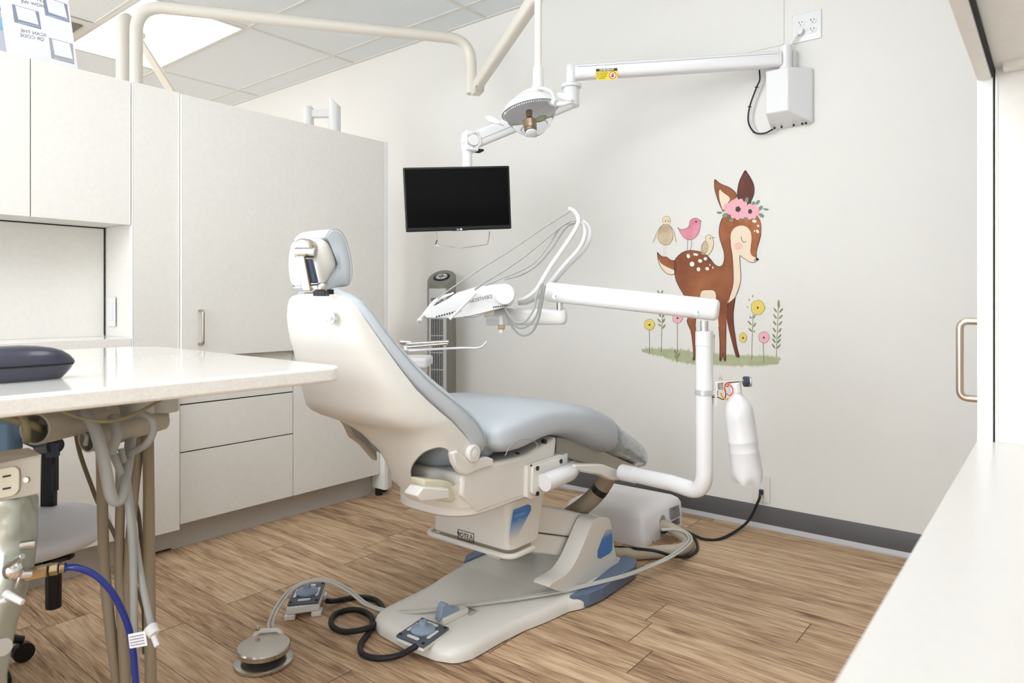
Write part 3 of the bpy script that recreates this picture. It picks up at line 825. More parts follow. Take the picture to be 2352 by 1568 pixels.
bm = BM(); c0 = mc-mu2*(MH/2-.004)+mn*.001
prism(bm, [c0+mr2*x+mu2*y for x, y in ((-.06, .004), (-.03, -.006), (.03, -.006), (.06, .004), (.03, .006), (-.03, .006))], mn*.003); obj('chin', bm, M_black, t)
bm = BM(); lathe(bm, [(.0, 0), (.0045, 0), (.0045, .0006), (0, .0006)], c0+mn*.0035+mr2*.007, axis=mn, n=20); text_bm(bm, 'LG', c0+mn*.004-mr2*.006, -mr2, mu2, .009, bold=.02); obj('logo', bm, M_white2, t, smooth=False)
bm = BM()
q = [W(1003, 533, 2.82), W(1004, 552, 2.80), W(1000, 563, 2.77), W(1060, 569, 2.77), W(1120, 561, 2.79), W(1124, 545, 2.81), W(1124, 532, 2.83)]
tube(bm, round_path(q, .008, 4), .0024, n=8, smooth=0); obj('wire_handle', bm, M_chrome, t)
# black cable looped with ties between arm and box
t = thing('looped_monitor_cable', onY(1745, 160, WY-.05), 'black cable with small ties looping down from the wall arm to the wall-mounted box', 'cable')
pp = [onY(1744, 158, WY-.04), onY(1745, 183, WY-.035), onY(1738, 200, WY-.03), onY(1722, 245, WY-.03), onY(1719, 280, WY-.03), onY(1733, 304, WY-.03), onY(1755, 306, WY-.03), onY(1775, 297, WY-.035)]
bm = BM(); tube(bm, pp, .0036, n=8); obj('cable', bm, M_rubber, t)
bm = BM()
for k in (2, 3, 5): cyl(bm, pp[k]-Vector((.008, 0, -.002)), pp[k]+Vector((.008, 0, -.002)), .0022, n=8)
obj('cable_ties', bm, M_rubber, t)
bm = BM(); tube(bm, [p+Vector((.012, .012, -.002)) for p in pp], .003, n=8); obj('white_cable', bm, M_white2, t)
# ================================================================== DENTAL CHAIR
XC = -1.47
chair = thing('dental_chair', (XC, 1.8, 0), 'cream reclining dental chair with blue-grey upholstery in the middle of the room', 'dental chair')
def yz(p): return (p.y, p.z)
# base plate
def onf(px, py): return onZ(px, py, 0)
half = [(-.185, 1.368), (-.12, 1.35), (.0, 1.34)]
outl = []
right = [(XC, 1.338), (XC+.12, 1.348), (XC+.175, 1.372), (XC+.192, 1.42), (XC+.196, 1.55), (XC+.205, 1.64), (XC+.225, 1.73), (XC+.238, 1.83), (XC+.262, 1.88), (XC+.262, 2.2), (XC+.2, 2.27), (XC, 2.28)]
left = [(2*XC-x, y) for x, y in reversed(right[1:-1])]
plan = right+left
def scaled(pl, k, z, cy=1.8):
    return [(XC+(x-XC)*(1-k/.25), cy+(y-cy)*(1-k/.46), z) for x, y in pl]
pl2 = [Vector((x, y, 0)) for x, y in plan]
pl2 = round_path(pl2+[pl2[0]], .05, 4)[:-1]
pp2 = [(p.x, p.y) for p in pl2]
bm = BM(); loft(bm, [scaled(pp2, 0, 0.004), scaled(pp2, 0, .022), scaled(pp2, .006, .036), scaled(pp2, .02, .044)])
obj('base_plate', bm, M_shell, chair, sharp=50)
# raised rear of the base with fin towers either side of the lift arms
def fin(xa, xb, name, ymin=0):
    pts = [(1262, 1348), (1300, 1320), (1322, 1290), (1340, 1250), (1355, 1213), (1366, 1194), (1383, 1187), (1400, 1192), (1405, 1215), (1412, 1262), (1424, 1296), (1440, 1318), (1400, 1345), (1330, 1362)]
    P = [onX(x, y, XC+.215) for x, y in pts]
    P = [Vector((0, p.y, max(p.z, .03))) for p in P]
    P = smooth_path(P, 3, closed=True)
    P = [Vector((0, max(p.y, ymin), p.z)) for p in P]
    bm = BM(); prism(bm, [Vector((xa, p.y, p.z)) for p in P], (xb-xa, 0, 0))
    return obj(name, bm, M_shell, chair, bevel=.012, seg=4)
fin(XC+.215, XC+.15, 'lift_tower'); fin(XC-.15, XC-.215, 'lift_tower', 1.95)
# blue label on near tower
lp = [onX(x, y, XC+.216) for x, y in ((1392, 1216), (1405, 1214), (1407, 1240), (1406, 1262), (1400, 1270), (1378, 1283), (1372, 1279), (1373, 1264), (1384, 1234))]
bm = BM(); prism(bm, lp, (.0006, 0, 0)); obj('fading_blue_label', bm, M_label_b, chair, smooth=False)
# corner bumpers
bb = [(XC+.258, 1.845), (XC+.268, 1.85), (XC+.30, 1.90), (XC+.31, 1.97), (XC+.305, 2.2), (XC+.28, 2.26), (XC+.21, 2.28), (XC+.235, 2.2), (XC+.258, 1.97)]
for s in (1, -1):
    bm = BM()
    q = [(XC+s*(x-XC-.028), y) for x, y in bb]
    qq = round_path([Vector((x, y, 0)) for x, y in q+[q[0]]], .02, 3)[:-1]
    loft(bm, [[(p.x, p.y, z) for p in qq] for z in (.006, .05)]); obj('corner_bumper', bm, M_slate, chair, bevel=.012, seg=3, label='slate blue corner bumper')
# lift arms
def pxpoly(name, pts, X, wx, m, bev=.008, sm=1, parent=None, **k):
    P = [onX(x, y, X) for x, y in pts]
    if sm > 1: P = smooth_path(P, sm, closed=True)
    bm = BM(); prism(bm, P, (-wx, 0, 0)); return obj(name, bm, m, parent or chair, bevel=bev, seg=3, **k)
pxpoly('upper_lift_arm', [(1190, 1190), (1228, 1158), (1378, 1186), (1352, 1238), (1196, 1217)], XC+.145, .29, M_shell)
pxpoly('lower_lift_arm', [(1190, 1219), (1345, 1238), (1312, 1298), (1290, 1277), (1180, 1263)], XC+.14, .28, M_shell)
# column
XK = XC+.17
k0 = onX(1172, 1262, XK); kY = k0.y
zb, zt = 1+(694-1268)/F*(kY*CA-XK*SA), .50
bm = BM()
pl = [(XK, kY+.005), (XK, kY+.16), (XC-.17, kY+.16), (XC-.17, kY)]
plr = []
for (cx, cy, a0) in ((XK-.03, kY+.03, 270), ):
    plr += [(cx+.03*math.cos(math.radians(a0+15*i)), cy+.03*math.sin(math.radians(a0+15*i))) for i in range(7)]
plr += [(XK, kY+.14), (XK-.03, kY+.165), (XC-.16, kY+.165), (XC-.17, kY+.14)]
plr += [(XC-.17+.03-.03*math.cos(math.radians(15*i)), kY+.03-.03*math.sin(math.radians(15*i))) for i in range(7)]
rg = []
for z, s in ((zb, 0), (zb+.06, .012), (zt, .07)):
    rg.append([(x, y if y < kY+.1 else y+s*1.0, z) for x, y in plr])
loft(bm, rg); obj('column', bm, M_shell, chair, bevel=.004)
bp = [onX(x, y, XK+.0008) for x, y in ((1179, 1171), (1213, 1158), (1219, 1161), (1220, 1170), (1184, 1240), (1176, 1252), (1170, 1250), (1170, 1225))]
bp = [p for p in bp]
bm = BM(); prism(bm, bp, (.0006, 0, 0)); lb = obj('blue_logo_label', bm, M_label_a, chair, smooth=False)
pc_ = onX(1193, 1183, XK+.0016)
bm = BM(); text_bm(bm, 'AMERICA', pc_, (0, -1, 0), (0, 0, 1), .0135)
for (p_, q_) in (((-.033, .017), (.033, .017)), ((.033, .017), (.033, -.022)), ((.033, -.022), (-.033, -.022)), ((-.033, -.022), (-.033, .017))): cyl(bm, pc_+Vector((-.0004, p_[0], p_[1])), pc_+Vector((-.0004, q_[0], q_[1])), .0004, n=5)
text_bm(bm, 'LED', pc_-ez*.014, (0, -1, 0), (0, 0, 1), .011)
obj('label_lettering', bm, mat('pale_blue_ink', (150, 185, 225), .5), lb, smooth=False)
# STOP label on the front of the column
sc_ = onY(1070, 1231, kY-.0006)
bm = BM()
for (a, b, c, d) in ((-.035, .014, .035, .0155), (-.035, -.0155, .035, -.014), (-.035, -.0155, -.0335, .0155), (.0335, -.0155, .035, .0155)):
    box(bm, sc_.x+a, kY-.0012, sc_.z+b, sc_.x+c, kY, sc_.z+d)
text_bm(bm, 'STOP', sc_+Vector((-.012, -.0012, 0)), (-1, 0, 0), (0, 0, 1), .021, bold=.01)
for (p, q) in (((.014, -.01), (.031, -.01)), ((.031, -.01), (.0225, .0095)), ((.0225, .0095), (.014, -.01)), ((.0225, -.006), (.0225, .003))):
    cyl(bm, (sc_.x+p[0], kY-.0008, sc_.z+p[1]), (sc_.x+q[0], kY-.0008, sc_.z+q[1]), .0007, n=6)
obj('stop_label', bm, M_inkd, chair, smooth=False, label='black outlined STOP label, mirrored')
# stop rail under the column
bm = BM()
zr = zb-.012
tube(bm, round_path([(XC-.185, kY+.14, zr), (XC-.185, kY-.012, zr), (XK+.012, kY-.012, zr), (XK+.012, kY+.1, zr)], .04, 6), .0085, n=12, smooth=0); obj('bumper_rail', bm, M_shell, chair)
bm = BM(); box(bm, XC-.15, kY+.02, zb-.02, XK-.02, kY+.13, zb); obj('under_plate', bm, M_taupe, chair)
# body under the seat
XN = XC+.22; XF = XC-.08
rbY = 1.335
def tub(z, ins=0):
    pts = []
    cx = (XN+XF)/2; w = (XN-XF)/2-ins
    for i in range(25):
        a = math.pi*i/24
        s = se(a, 2.9)
        pts.append((cx+w*s[0], rbY+.14-(.14-ins)*s[1], z))
    pts += [(XF+ins, 1.85, z), (XN-ins, 1.85, z)]
    return pts
bm = BM(); zb0 = onX(1079, 1184, XN).z
loft(bm, [tub(zb0-.012, .012), tub(zb0-.004, .002), tub(zb0+.088)]); obj('rear_tub', bm, M_shell, chair, sharp=50)
pxpoly('seat_frame', [(1100, 1178), (1208, 1141), (1268, 1120), (1280, 1002), (1206, 1046), (1165, 1056), (1105, 1070), (1062, 1092), (1060, 1140)], XN-.001, XN-XF-.01, M_shell, bev=.01)
pxpoly('leg_rest_frame', [(1280, 1003), (1330, 1010), (1470, 1073), (1415, 1080), (1300, 1052), (1276, 1055)], XN-.06, .28, M_taupe, bev=.004)
# square mounting plate with bolts and the round bracket
XM = XN+.012
pxpoly('mounting_plate', [(1211, 1069), (1287, 1043), (1296, 1046), (1296, 1098), (1250, 1135), (1220, 1147), (1211, 1142)], XM, .03, M_shell, bev=.003)
mp2 = pxpoly('mounting_cover', [(1224, 1071), (1286, 1050), (1290, 1055), (1290, 1100), (1234, 1138), (1223, 1134)], XM+.008, .01, M_shell, bev=.003)
bm = BM()
for (x, y) in ((1234, 1075), (1288, 1059), (1234, 1133), (1252, 1014), (1219, 1069), (1219, 1130), (1191, 1041)):
    p = onX(x, y, XM+.008); r = .007 if (x, y) not in ((1219, 1069), (1219, 1130), (1191, 1041)) else .0035
    if r < .005: p = onX(x, y, XM-.001)
    cyl(bm, p-Vector((.01, 0, 0)), p+Vector((.003, 0, 0)), r, n=14)
obj('bolts', bm, M_black, chair, label='black socket-head bolts')
bm = BM(); tube(bm, [onX(1250, 1108, XM+.03), onX(1285, 1094, XM+.035), onX(1306, 1085, XM+.02), onX(1312, 1078, XM-.03), onX(1318, 1072, XM-.12)], .027, n=24, smooth=6)
obj('bracket_tube', bm, M_white, chair)
# socket of the backrest arm on the rear tub
ps = pxpoly('arm_socket', [(972, 1100), (1020, 1102), (1040, 1108), (1047, 1118), (1046, 1148), (1035, 1155), (1010, 1152), (975, 1120)], XN-.02, .05, mat('yellowed_plastic', (218, 212, 190), .4), bev=.006, label='yellowed plastic surround')
pxpoly('lower_back_arm', [(957, 1138), (972, 1118), (1032, 1122), (1034, 1146), (970, 1152)], XN+.0, .05, M_shell, bev=.005)
# hinge block
pxpoly('hinge_block', [(1040, 1040), (1052, 1034), (1066, 1048), (1078, 1058), (1120, 1049), (1134, 1053), (1134, 1070), (1105, 1078), (1072, 1092), (1058, 1086), (1045, 1064)], XN+.006, .022, M_shell, bev=.005)
# ---- backrest shell
def W_at(z):
    tab = [(.40, .215), (.62, .22), (.69, .22), (.73, .212), (.78, .2), (.85, .178), (.91, .16), (.97, .138), (1.01, .118), (1.03, .1)]
    for (a, b), (c, d) in zip(tab, tab[1:]):
        if z <= c: return b+(d-b)*max(0, (z-a))/(c-a)
    return tab[-1][1]
def near_pt(px, py, extra=0):
    X = XC+.2
    for _ in range(6):
        p = onX(px, py, X); X = XC+W_at(p.z)+extra
    return onX(px, py, X)
Fs = [near_pt(*q) for q in ((790, 672), (800, 674), (830, 720), (868, 775), (910, 835), (960, 900), (1010, 945), (1045, 975), (1070, 1003), (1094, 1035))]
def back_pt(px, py): return onX(px, py, XC-.02)
Bs = [back_pt(*q) for q in ((698, 684), (703, 740), (718, 790), (735, 830), (750, 890), (763, 945), (782, 961), (822, 977), (843, 999), (868, 1058), (885, 1100), (912, 1140))]
def interp(tab, z):     # tab of points sorted by decreasing z -> Y at z
    if z >= tab[0].z: return tab[0].y
    for a, b in zip(tab, tab[1:]):
        if a.z >= z >= b.z: return a.y+(b.y-a.y)*(a.z-z)/max(1e-6, a.z-b.z)
    return tab[-1].y
Fm = Fs+[Vector((0, Fs[-1].y+.02, .5)), Vector((0, Fs[-1].y+.03, .42))]
XFAR = {0.40: -1.50, .50: -1.51, .57: -1.53, .62: -1.56, .66: -1.62, .70: XC-.22}
def xfar(z):
    ks = sorted(XFAR)
    if z >= ks[-1]: return XC-W_at(z)
    for a, b in zip(ks, ks[1:]):
        if a <= z <= b: return XFAR[a]+(XFAR[b]-XFAR[a])*(z-a)/(b-a)
    return XFAR[ks[0]]
zs = [1.021, 1.016, 1.008, .99, .96, .93, .9, .87, .84, .81, .78, .75, .73, .715, .70, .69, .68, .67, .66, .645, .63, .61, .59, .565, .54, .51, .48, .455, .44]
bm = BM(); rings = []
for i, z in enumerate(zs):
    w = W_at(z); xn = XC+w; xf = xfar(z)
    yf = interp(Fm, z); yb = interp(Bs, z)
    sh = {0: .03, 1: .012, 2: .004}.get(i, 0)
    xn -= sh; xf += sh; yb += sh*.3
    cx = (xn+xf)/2; hw = (xn-xf)/2
    ring = []
    for j in range(33):
        a = math.pi*j/32
        s = se(a, 3.6 if z > .6 else 3.0)
        ring.append((cx+hw*s[0], yf+(yb-yf)*s[1], z))
    ring += [(cx-hw+2*hw*k/6, yf, z) for k in range(1, 6)]
    rings.append(ring)
loft(bm, rings)
shell = obj('backrest_shell', bm, M_shell, chair, sharp=50)
cut = BM()
hole = [(1000, 1019), (968, 1031), (943, 1055), (931, 1078), (932, 1100), (943, 1122), (958, 1137), (985, 1136), (1040, 1128), (1085, 1100), (1072, 1062), (1042, 1040), (1034, 1024), (1018, 1018)]
H0 = smooth_path([W(x, y, 1.5) for x, y in hole], 5, closed=True)
dv = (W(1000, 1075, 2.0)-W(1000, 1075, 1.5))*1.4
prism(cut, H0, dv)
bool_cut(shell, cut)
_bv = shell.modifiers.new('rim', 'BEVEL'); _bv.width = .007; _bv.segments = 4; _bv.limit_method = 'ANGLE'; _bv.angle_limit = math.radians(48); _bv.use_clamp_overlap = True
# hinge pin cap
hp = near_pt(1082, 1040)
hp = Vector((XN, hp.y, hp.z))
pin = onX(1083, 1040, XN)
bm = BM(); cyl(bm, Vector((XN-.01, pin.y, pin.z)), Vector((XN+.013, pin.y, pin.z)), .024, n=28); obj('hinge_boss', bm, M_shell, chair, bevel=.003)
bm = BM(); cyl(bm, Vector((XN, pin.y, pin.z)), Vector((XN+.0145, pin.y, pin.z)), .0095, n=24); obj('hinge_pin_cap', bm, M_white2, chair, bevel=.001)
# hose knob on the back of the shell
kp = onX(757, 731, XC+.06)
kyy = interp(Bs, kp.z)
kp = onY(757, 731, kyy-.014)
bm = BM(); obox(bm, kp, (.016, 0, 0), (0, .01, 0), (0, 0, .004)); lathe(bm, [(.017, 0), (.017, .003), (.014, .005)], kp+Vector((.0, .004, 0)), axis=(0, -1, 0)); obj('turn_knob', bm, M_white2, chair, bevel=.001)
# ---- back cushion
Nf = [near_pt(*q, .012) for q in ((806, 664), (838, 680), (870, 718), (905, 763), (945, 808), (1000, 860), (1060, 905), (1108, 945), (1136, 985), (1138, 1020), (1126, 1046))]
Ns = [near_pt(*q, .004) for q in ((786, 670), (808, 686), (838, 728), (874, 782), (915, 838), (960, 897), (1008, 940), (1042, 975), (1064, 1003), (1082, 1030), (1100, 1052))]
bm = BM(); st = []
for i, (a, b) in enumerate(zip(Ns, Nf)):
    wz = W_at((a.z+b.z)/2)+.012
    if i == 0: wz -= .03
    if i == len(Ns)-1: wz -= .03
    st.append(((a.y-.006, a.z-.006), (b.y, b.z), wz, XC))
a, b = Ns[0], Nf[0]; m_ = ((a.y+b.y)/2-.01, (a.z+b.z)/2+.012)
st = [((m_[0]-.008, m_[1]-.004), (m_[0]+.008, m_[1]+.004), W_at(1.02)-.045, XC)]+st
a, b = Ns[-1], Nf[-1]; m_ = ((a.y+b.y)/2+.004, (a.z+b.z)/2-.016)
st = st+[((m_[0]-.01, m_[1]-.002), (m_[0]+.01, m_[1]+.002), .17, XC)]
pillow(bm, st, e=3.4, n=48); bc = obj('back_cushion', bm, M_vinyl, chair, sub=1, sharp=180)
# piping along the near side
bm = BM()
mid = [Vector((XC+W_at((a.z+b.z)/2)+.0122, a.y*.42+b.y*.58, a.z*.42+b.z*.58)) for a, b in zip(Ns[1:-1], Nf[1:-1])]
tube(bm, mid, .0011, n=6, smooth=4); obj('stitch_line', bm, M_seam, bc)
# ---- seat cushion
bot = [onX(x, y, XC+.25) for x, y in ((1095, 1050), (1165, 1053), (1210, 1047), (1245, 1024), (1282, 1004), (1335, 1010), (1375, 1027), (1415, 1046))]+[onX(1468, 1075, XC+.19)]
top = [onX(x, y, XC) for x, y in ((1060, 925), (1100, 909), (1150, 907), (1200, 910), (1250, 917), (1310, 938), (1380, 985), (1430, 1015), (1470, 1042))]
def iy(tab, Y):
    if Y <= tab[0].y: return tab[0].z
    for a, b in zip(tab, tab[1:]):
        if a.y <= Y <= b.y: return a.z+(b.z-a.z)*(Y-a.y)/(b.y-a.y)
    a, b = tab[-2], tab[-1]
    return b.z+(b.z-a.z)/(b.y-a.y)*(Y-b.y)
bm = BM(); st = []
Ys = [1.45, 1.46, 1.48, 1.52, 1.58, 1.65, 1.72, 1.8, 1.88, 1.96, 2.04, 2.12, 2.2]
SW = .255
for i, Y in enumerate(Ys):
    w = SW-{0: .06, 1: .03, 2: .01}.get(i, 0)-max(0, Y-2.0)*.12
    zt_, zb_ = iy(top, Y), iy(bot, Y)
    if Y < 1.66: zt_ = iy(top, 1.66)-.03*(1.66-Y)/.2
    k = {0: .35, 1: .18, 2: .06}.get(i, 0); h = zt_-zb_
    st.append(((Y, zb_+h*k), (Y, zt_-h*k), w, XC))
pillow(bm, st, e=3.6, n=48); scush = obj('seat_cushion', bm, M_vinyl, chair, sub=1, sharp=180)
# plastic-covered foot end
bm = BM(); st = []
Ys = [2.19, 2.22, 2.3, 2.38, 2.46, 2.54, 2.58, 2.6]
for i, Y in enumerate(Ys):
    w = SW-.02-(Y-2.0)*.12-{5: .015, 6: .04, 7: .08}.get(i, 0)
    zt_, zb_ = iy(top, Y), iy(bot, Y)
    if zb_ > zt_-.07: zb_ = zt_-.07
    h = zt_-zb_; k = {5: .06, 6: .2, 7: .4}.get(i, 0)
    ins = .004
    st.append(((Y, zb_+h*k+ins), (Y, zt_-h*k-ins), w, XC))
pillow(bm, st, e=3.2, n=48); obj('foot_sleeve', bm, M_film, chair, sub=1, sharp=180, label='foot end covered by creased clear plastic sleeve')
# seat cushion tail seen through the opening
bm = BM(); st = []
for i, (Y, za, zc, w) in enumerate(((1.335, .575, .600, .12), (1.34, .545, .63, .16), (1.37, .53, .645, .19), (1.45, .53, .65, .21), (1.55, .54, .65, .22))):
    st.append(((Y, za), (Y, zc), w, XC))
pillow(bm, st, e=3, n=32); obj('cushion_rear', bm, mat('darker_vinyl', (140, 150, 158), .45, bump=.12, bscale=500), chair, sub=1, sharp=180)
# padded corner stitching on the seat side
ov = [(1160, 1046), (1172, 1024), (1192, 1010), (1215, 1009), (1233, 1018), (1232, 1030)]
bm = BM(); tube(bm, [onX(x, y, XC+.2535) for x, y in ov], .0012, n=6, smooth=5); obj('stitch_line', bm, M_seam, scush)
# far side arm seen left of the shell
fpp = [(786, 962), (800, 978), (812, 1005), (835, 1022), (868, 1060), (866, 1028), (845, 998), (825, 978), (800, 966)]
P = [onX(x, y, XC-.21) for x, y in fpp]
bm = BM(); prism(bm, P, (-.03, 0, 0)); obj('far_side_arm', bm, M_taupe, chair, bevel=.006)
# ---- headrest
XH = XC+.068
def hext(name, pts, x0, wx, m, bev, sub=0, k=4, parent=None):
    P = smooth_path([onX(x, y, XH) for x, y in pts], k, closed=True)
    c_ = sum(P, Vector())/len(P); bm = BM(); rg = []
    for f, s in ((0, .86), (.035, .955), (.11, 1.0), (.89, 1.0), (.965, .955), (1, .86)):
        # shrink towards the local centre line of the profile by moving along the profile normal
        ring = []
        n = len(P)
        for q in range(n):
            a = P[q-1]; b = P[(q+1) % n]; d = (b-a).normalized(); nn_ = Vector((0, -d.z, d.y))
            ring.append(P[q]+nn_*(bev*(1-s)/.14*hsgn)+Vector((x0-wx*f, 0, 0)))
        rg.append(ring)
    loft(bm, rg)
    return obj(name, bm, m, parent or chair, sub=sub, sharp=180 if sub else 50)
def sarea(pts): return sum(pts[i-1][0]*pts[i][1]-pts[i][0]*pts[i-1][1] for i in range(len(pts)))
cprof = [(746, 547), (750, 535), (763, 525), (779, 526), (794, 541), (804, 570), (811, 605), (811, 637), (805, 658), (790, 658), (774, 664), (757, 667), (743, 661), (745, 654), (757, 651), (769, 642), (777, 626), (778, 603), (773, 580), (762, 559)]
hsgn = 1 if sarea([(onX(x, y, XH).y, onX(x, y, XH).z) for x, y in cprof]) > 0 else -1
hcu = hext('headrest_cushion', cprof, 0, .142, M_vinyl, .011, sub=1)
pprof = [(742, 549), (752, 549), (764, 559), (774, 580), (779, 603), (778, 627), (769, 643), (757, 652), (744, 655), (736, 640), (732, 605), (735, 570)]
hpl = hext('headrest_plate', pprof, -.006, .13, M_shell, .008)
bm = BM(); tube(bm, [onX(x, y, XH+.0) for x, y in ((747, 546), (755, 532), (768, 526), (781, 530), (793, 546), (802, 573), (808, 606), (808, 636), (801, 655))], .0011, n=6, smooth=4); obj('stitch_line', bm, M_seam, hcu)
# articulating bracket
DB = 1.62
k1 = W(702, 580, DB); k2 = W(742, 662, DB)
bm = BM(); lathe(bm, [(.0, -.012), (.024, -.01), (.026, 0), (.026, .02), (.022, .024)], W(706, 573, DB+.05), axis=Vector((.35, -.94, .0)), n=28); obj('pivot_disc', bm, M_metal, chair)
bm = BM()
sidev = Vector((CA, SA, 0))
cyl(bm, k1-sidev*.025+ez*.0, k1+sidev*.024, .0125, n=20); obj('upper_knuckle', bm, M_steel, chair, bevel=.002)
bm = BM(); k2a = W(700, 664, DB)
cyl(bm, k2a, W(738, 662, DB), .011, n=20); ellipsoid(bm, W(739, 661, DB), .0135, .0135, .0135); obj('lower_knuckle', bm, M_steel, chair)
bm = BM()
la, lb2 = W(690, 588, DB-.016), W(706, 668, DB-.016)
obox(bm, (la+lb2)/2, (lb2-la)/2, sidev*.0105, Vector((-SA, CA, 0))*.008); obj('link_bar', bm, M_metal, chair, bevel=.002)
bm = BM(); la, lb2 = W(709, 595, DB), W(722, 650, DB)
obox(bm, (la+lb2)/2, (lb2-la)/2, sidev*.0085, Vector((-SA, CA, 0))*.01); obj('damper', bm, M_navy, chair, bevel=.003)
bm = BM(); pm = W(748, 670, DB+.02); obox(bm, pm, (.011, 0, 0), (0, .016, 0), (0, 0, .006)); obox(bm, W(738, 674, DB), sidev*.014, Vector((-SA, CA, 0))*.02, ez*.006); obj('mounting_bar', bm, M_black, chair, bevel=.001)
# notice on the base plate
bm = BM(); prism(bm, [onZ(x, y, .0455) for x, y in ((1062, 1399), (1092, 1414), (1078, 1415), (1050, 1403))][:3]+[], (0, 0, .0003)) if False else None
bm = BM(); cq = [onZ(x, y, .0455) for x, y in ((1072, 1391), (1099, 1402), (1080, 1414), (1052, 1404))]
prism(bm, cq, (0, 0, .0004)); pl_ = obj('rating_plate', bm, mat('rating_plate_grey', (198, 196, 192), .5), chair, smooth=False)
bm = BM()
for k in range(4):
    a = cq[0]+(cq[3]-cq[0])*(.2+.2*k); b = cq[1]+(cq[2]-cq[1])*(.2+.2*k)
    d_ = (b-a); obox(bm, (a+b)/2+ez*.0006, d_*(.36 if k == 0 else .28), (cq[3]-cq[0]).normalized()*(.0025 if k == 0 else .0009), ez*.0001)
obj('rating_text', bm, M_ink, pl_, smooth=False)
# foot pedal and touch pad fixed on the tip of the base
zp = .045
fw = onZ(1027, 1420, zp)
bm = BM()
pr = [(-.03, 0), (.03, 0), (.03, .006), (.012, .018), (-.002, .045), (-.016, .048), (-.026, .03), (-.03, .006)]
u_ = Vector((CA*.2+.5, SA+.5, 0)).normalized()
a0, a1_ = onZ(1003, 1424, zp+.012), onZ(1050, 1402, zp+.012)
u_ = (a1_-a0).normalized(); w_ = Vector((-u_.y, u_.x, 0))
cpd = (a0+a1_)/2
pr = [(-.5, 0), (.5, 0), (.5, .012), (.36, .019), (.1, .022), (-.06, .040), (-.2, .046), (-.33, .04), (-.42, .018)]
Lp = (a1_-a0).length
prism(bm, [cpd+u_*(a*Lp)+ez*b-w_*.012 for a, b in pr], w_*.024); obj('foot_lever', bm, M_slate2, chair, bevel=.003, seg=3, label='slate blue foot lever')
bm = BM(); obox(bm, cpd+u_*.02-w_*.004-ez*.004, u_*(Lp*.62), w_*.017, ez*.01); obj('lever_housing', bm, M_shell, chair, bevel=.004)
def control_pad(parent, c, ux_, uy_, s, zt_):
    """dark square pad with a round joystick and four button strips; ux_, uy_ half-axis vectors"""
    n = ux_.cross(uy_).normalized()
    if n.z < 0: n = -n
    bm = BM(); obox(bm, c, ux_, uy_, n*.004); pad = obj('pad', bm, M_pad, parent, bevel=.003, seg=3, label='dark slate square pad')
    bm = BM(); lathe(bm, [(.0, 0), (.4*s, 0), (.42*s, .006), (.38*s, .010), (.16*s, .016), (.145*s, .017), (.14*s, .026), (.12*s, .03), (0, .03)], c+n*.004, axis=n, n=36); obj('joystick', bm, M_slate2, pad, label='pale slate joystick dish')
    bm = BM()
    for sgn in (1, -1):
        for (a, b) in ((ux_, uy_), (uy_, ux_)):
            m_ = c+a*.72*sgn+n*.0045
            bl_ = b.length*.42; ah = a.length*.1
            pts = [m_+b.normalized()*x+a.normalized()*y for x, y in rrect(0, 0, bl_, ah, ah*.95, 4)]
            prism(bm, pts, n*.0012)
    obj('button_strips', bm, M_white2, pad, smooth=False)
    bm = BM()
    for i in (1, -1):
        for j in (1, -1): cyl(bm, c+ux_*.84*i+uy_*.84*j+n*.003, c+ux_*.84*i+uy_*.84*j+n*.0065, .0045, n=12)
    obj('screws', bm, M_black, pad)
    return pad
zt2 = .054
q = [onZ(x, y, zt2) for x, y in ((970, 1419), (1032, 1444), (972, 1486), (909, 1461))]
c = sum(q, Vector())/4
uxp = ((q[1]-q[0])+(q[2]-q[3]))/4; uyp = ((q[3]-q[0])+(q[2]-q[1]))/4
bm = BM(); zz = zt2-.004
prism(bm, [Vector((p.x, p.y, .036)) for p in [c+(p-c)*1.0 for p in q]], (0, 0, zz-.036)); obj('pad_housing', bm, M_shell, chair, bevel=.006)
control_pad(chair, c, uxp, uyp, .085, zt2)
# ================================================================== FLOOR THINGS AROUND THE CHAIR
# loose touch pad control
zt3 = .046
q = [onZ(x, y, zt3) for x, y in ((682, 1343), (746, 1340), (733, 1382), (658, 1392))]
c = sum(q, Vector())/4
uxp = ((q[1]-q[0])+(q[2]-q[3]))/4; uyp = ((q[3]-q[0])+(q[2]-q[1]))/4
uyp = uyp-uxp.normalized()*uyp.dot(uxp.normalized())*.0
t = thing('foot_switch', (c.x, c.y, 0), 'square foot switch with dark pad and white housing standing on the floor', 'foot switch')
bm = BM()
P = [c+(p-c)*1.02 for p in q]
prism(bm, [Vector((p.x, p.y, .018)) for p in P], (0, 0, zt3-.022))
for p in P:
    r = c+(p-c)*.8
    obox(bm, Vector((r.x, r.y, .009)), uxp.normalized()*.016, uyp.normalized()*.016, ez*.009)
obj('housing', bm, M_white2, t, bevel=.004, seg=3)
control_pad(t, Vector((c.x, c.y, zt3)), uxp, uyp, .085, zt3)
# cable between the two pads
t = thing('black_control_cable', onZ(830, 1450, 0), 'thick black cable looping on the floor between the two square foot switches', 'cable')
pp = [onZ(751, 1380, .03), onZ(775, 1379, .012), onZ(820, 1371, .009), onZ(862, 1377, .009), onZ(880, 1400, .01), onZ(868, 1428, .016), onZ(838, 1444, .024), onZ(790, 1450, .009), onZ(762, 1435, .009), onZ(768, 1412, .009), onZ(800, 1400, .009), onZ(835, 1403, .009), onZ(855, 1422, .009), onZ(848, 1450, .009), onZ(828, 1480, .009), onZ(834, 1502, .009), onZ(870, 1511, .009), onZ(915, 1505, .018), onZ(950, 1487, .045), onZ(962, 1480, .05)]
bm = BM(); tube(bm, pp, .0085, n=12, smooth=8); obj('cable', bm, M_rubber, t)
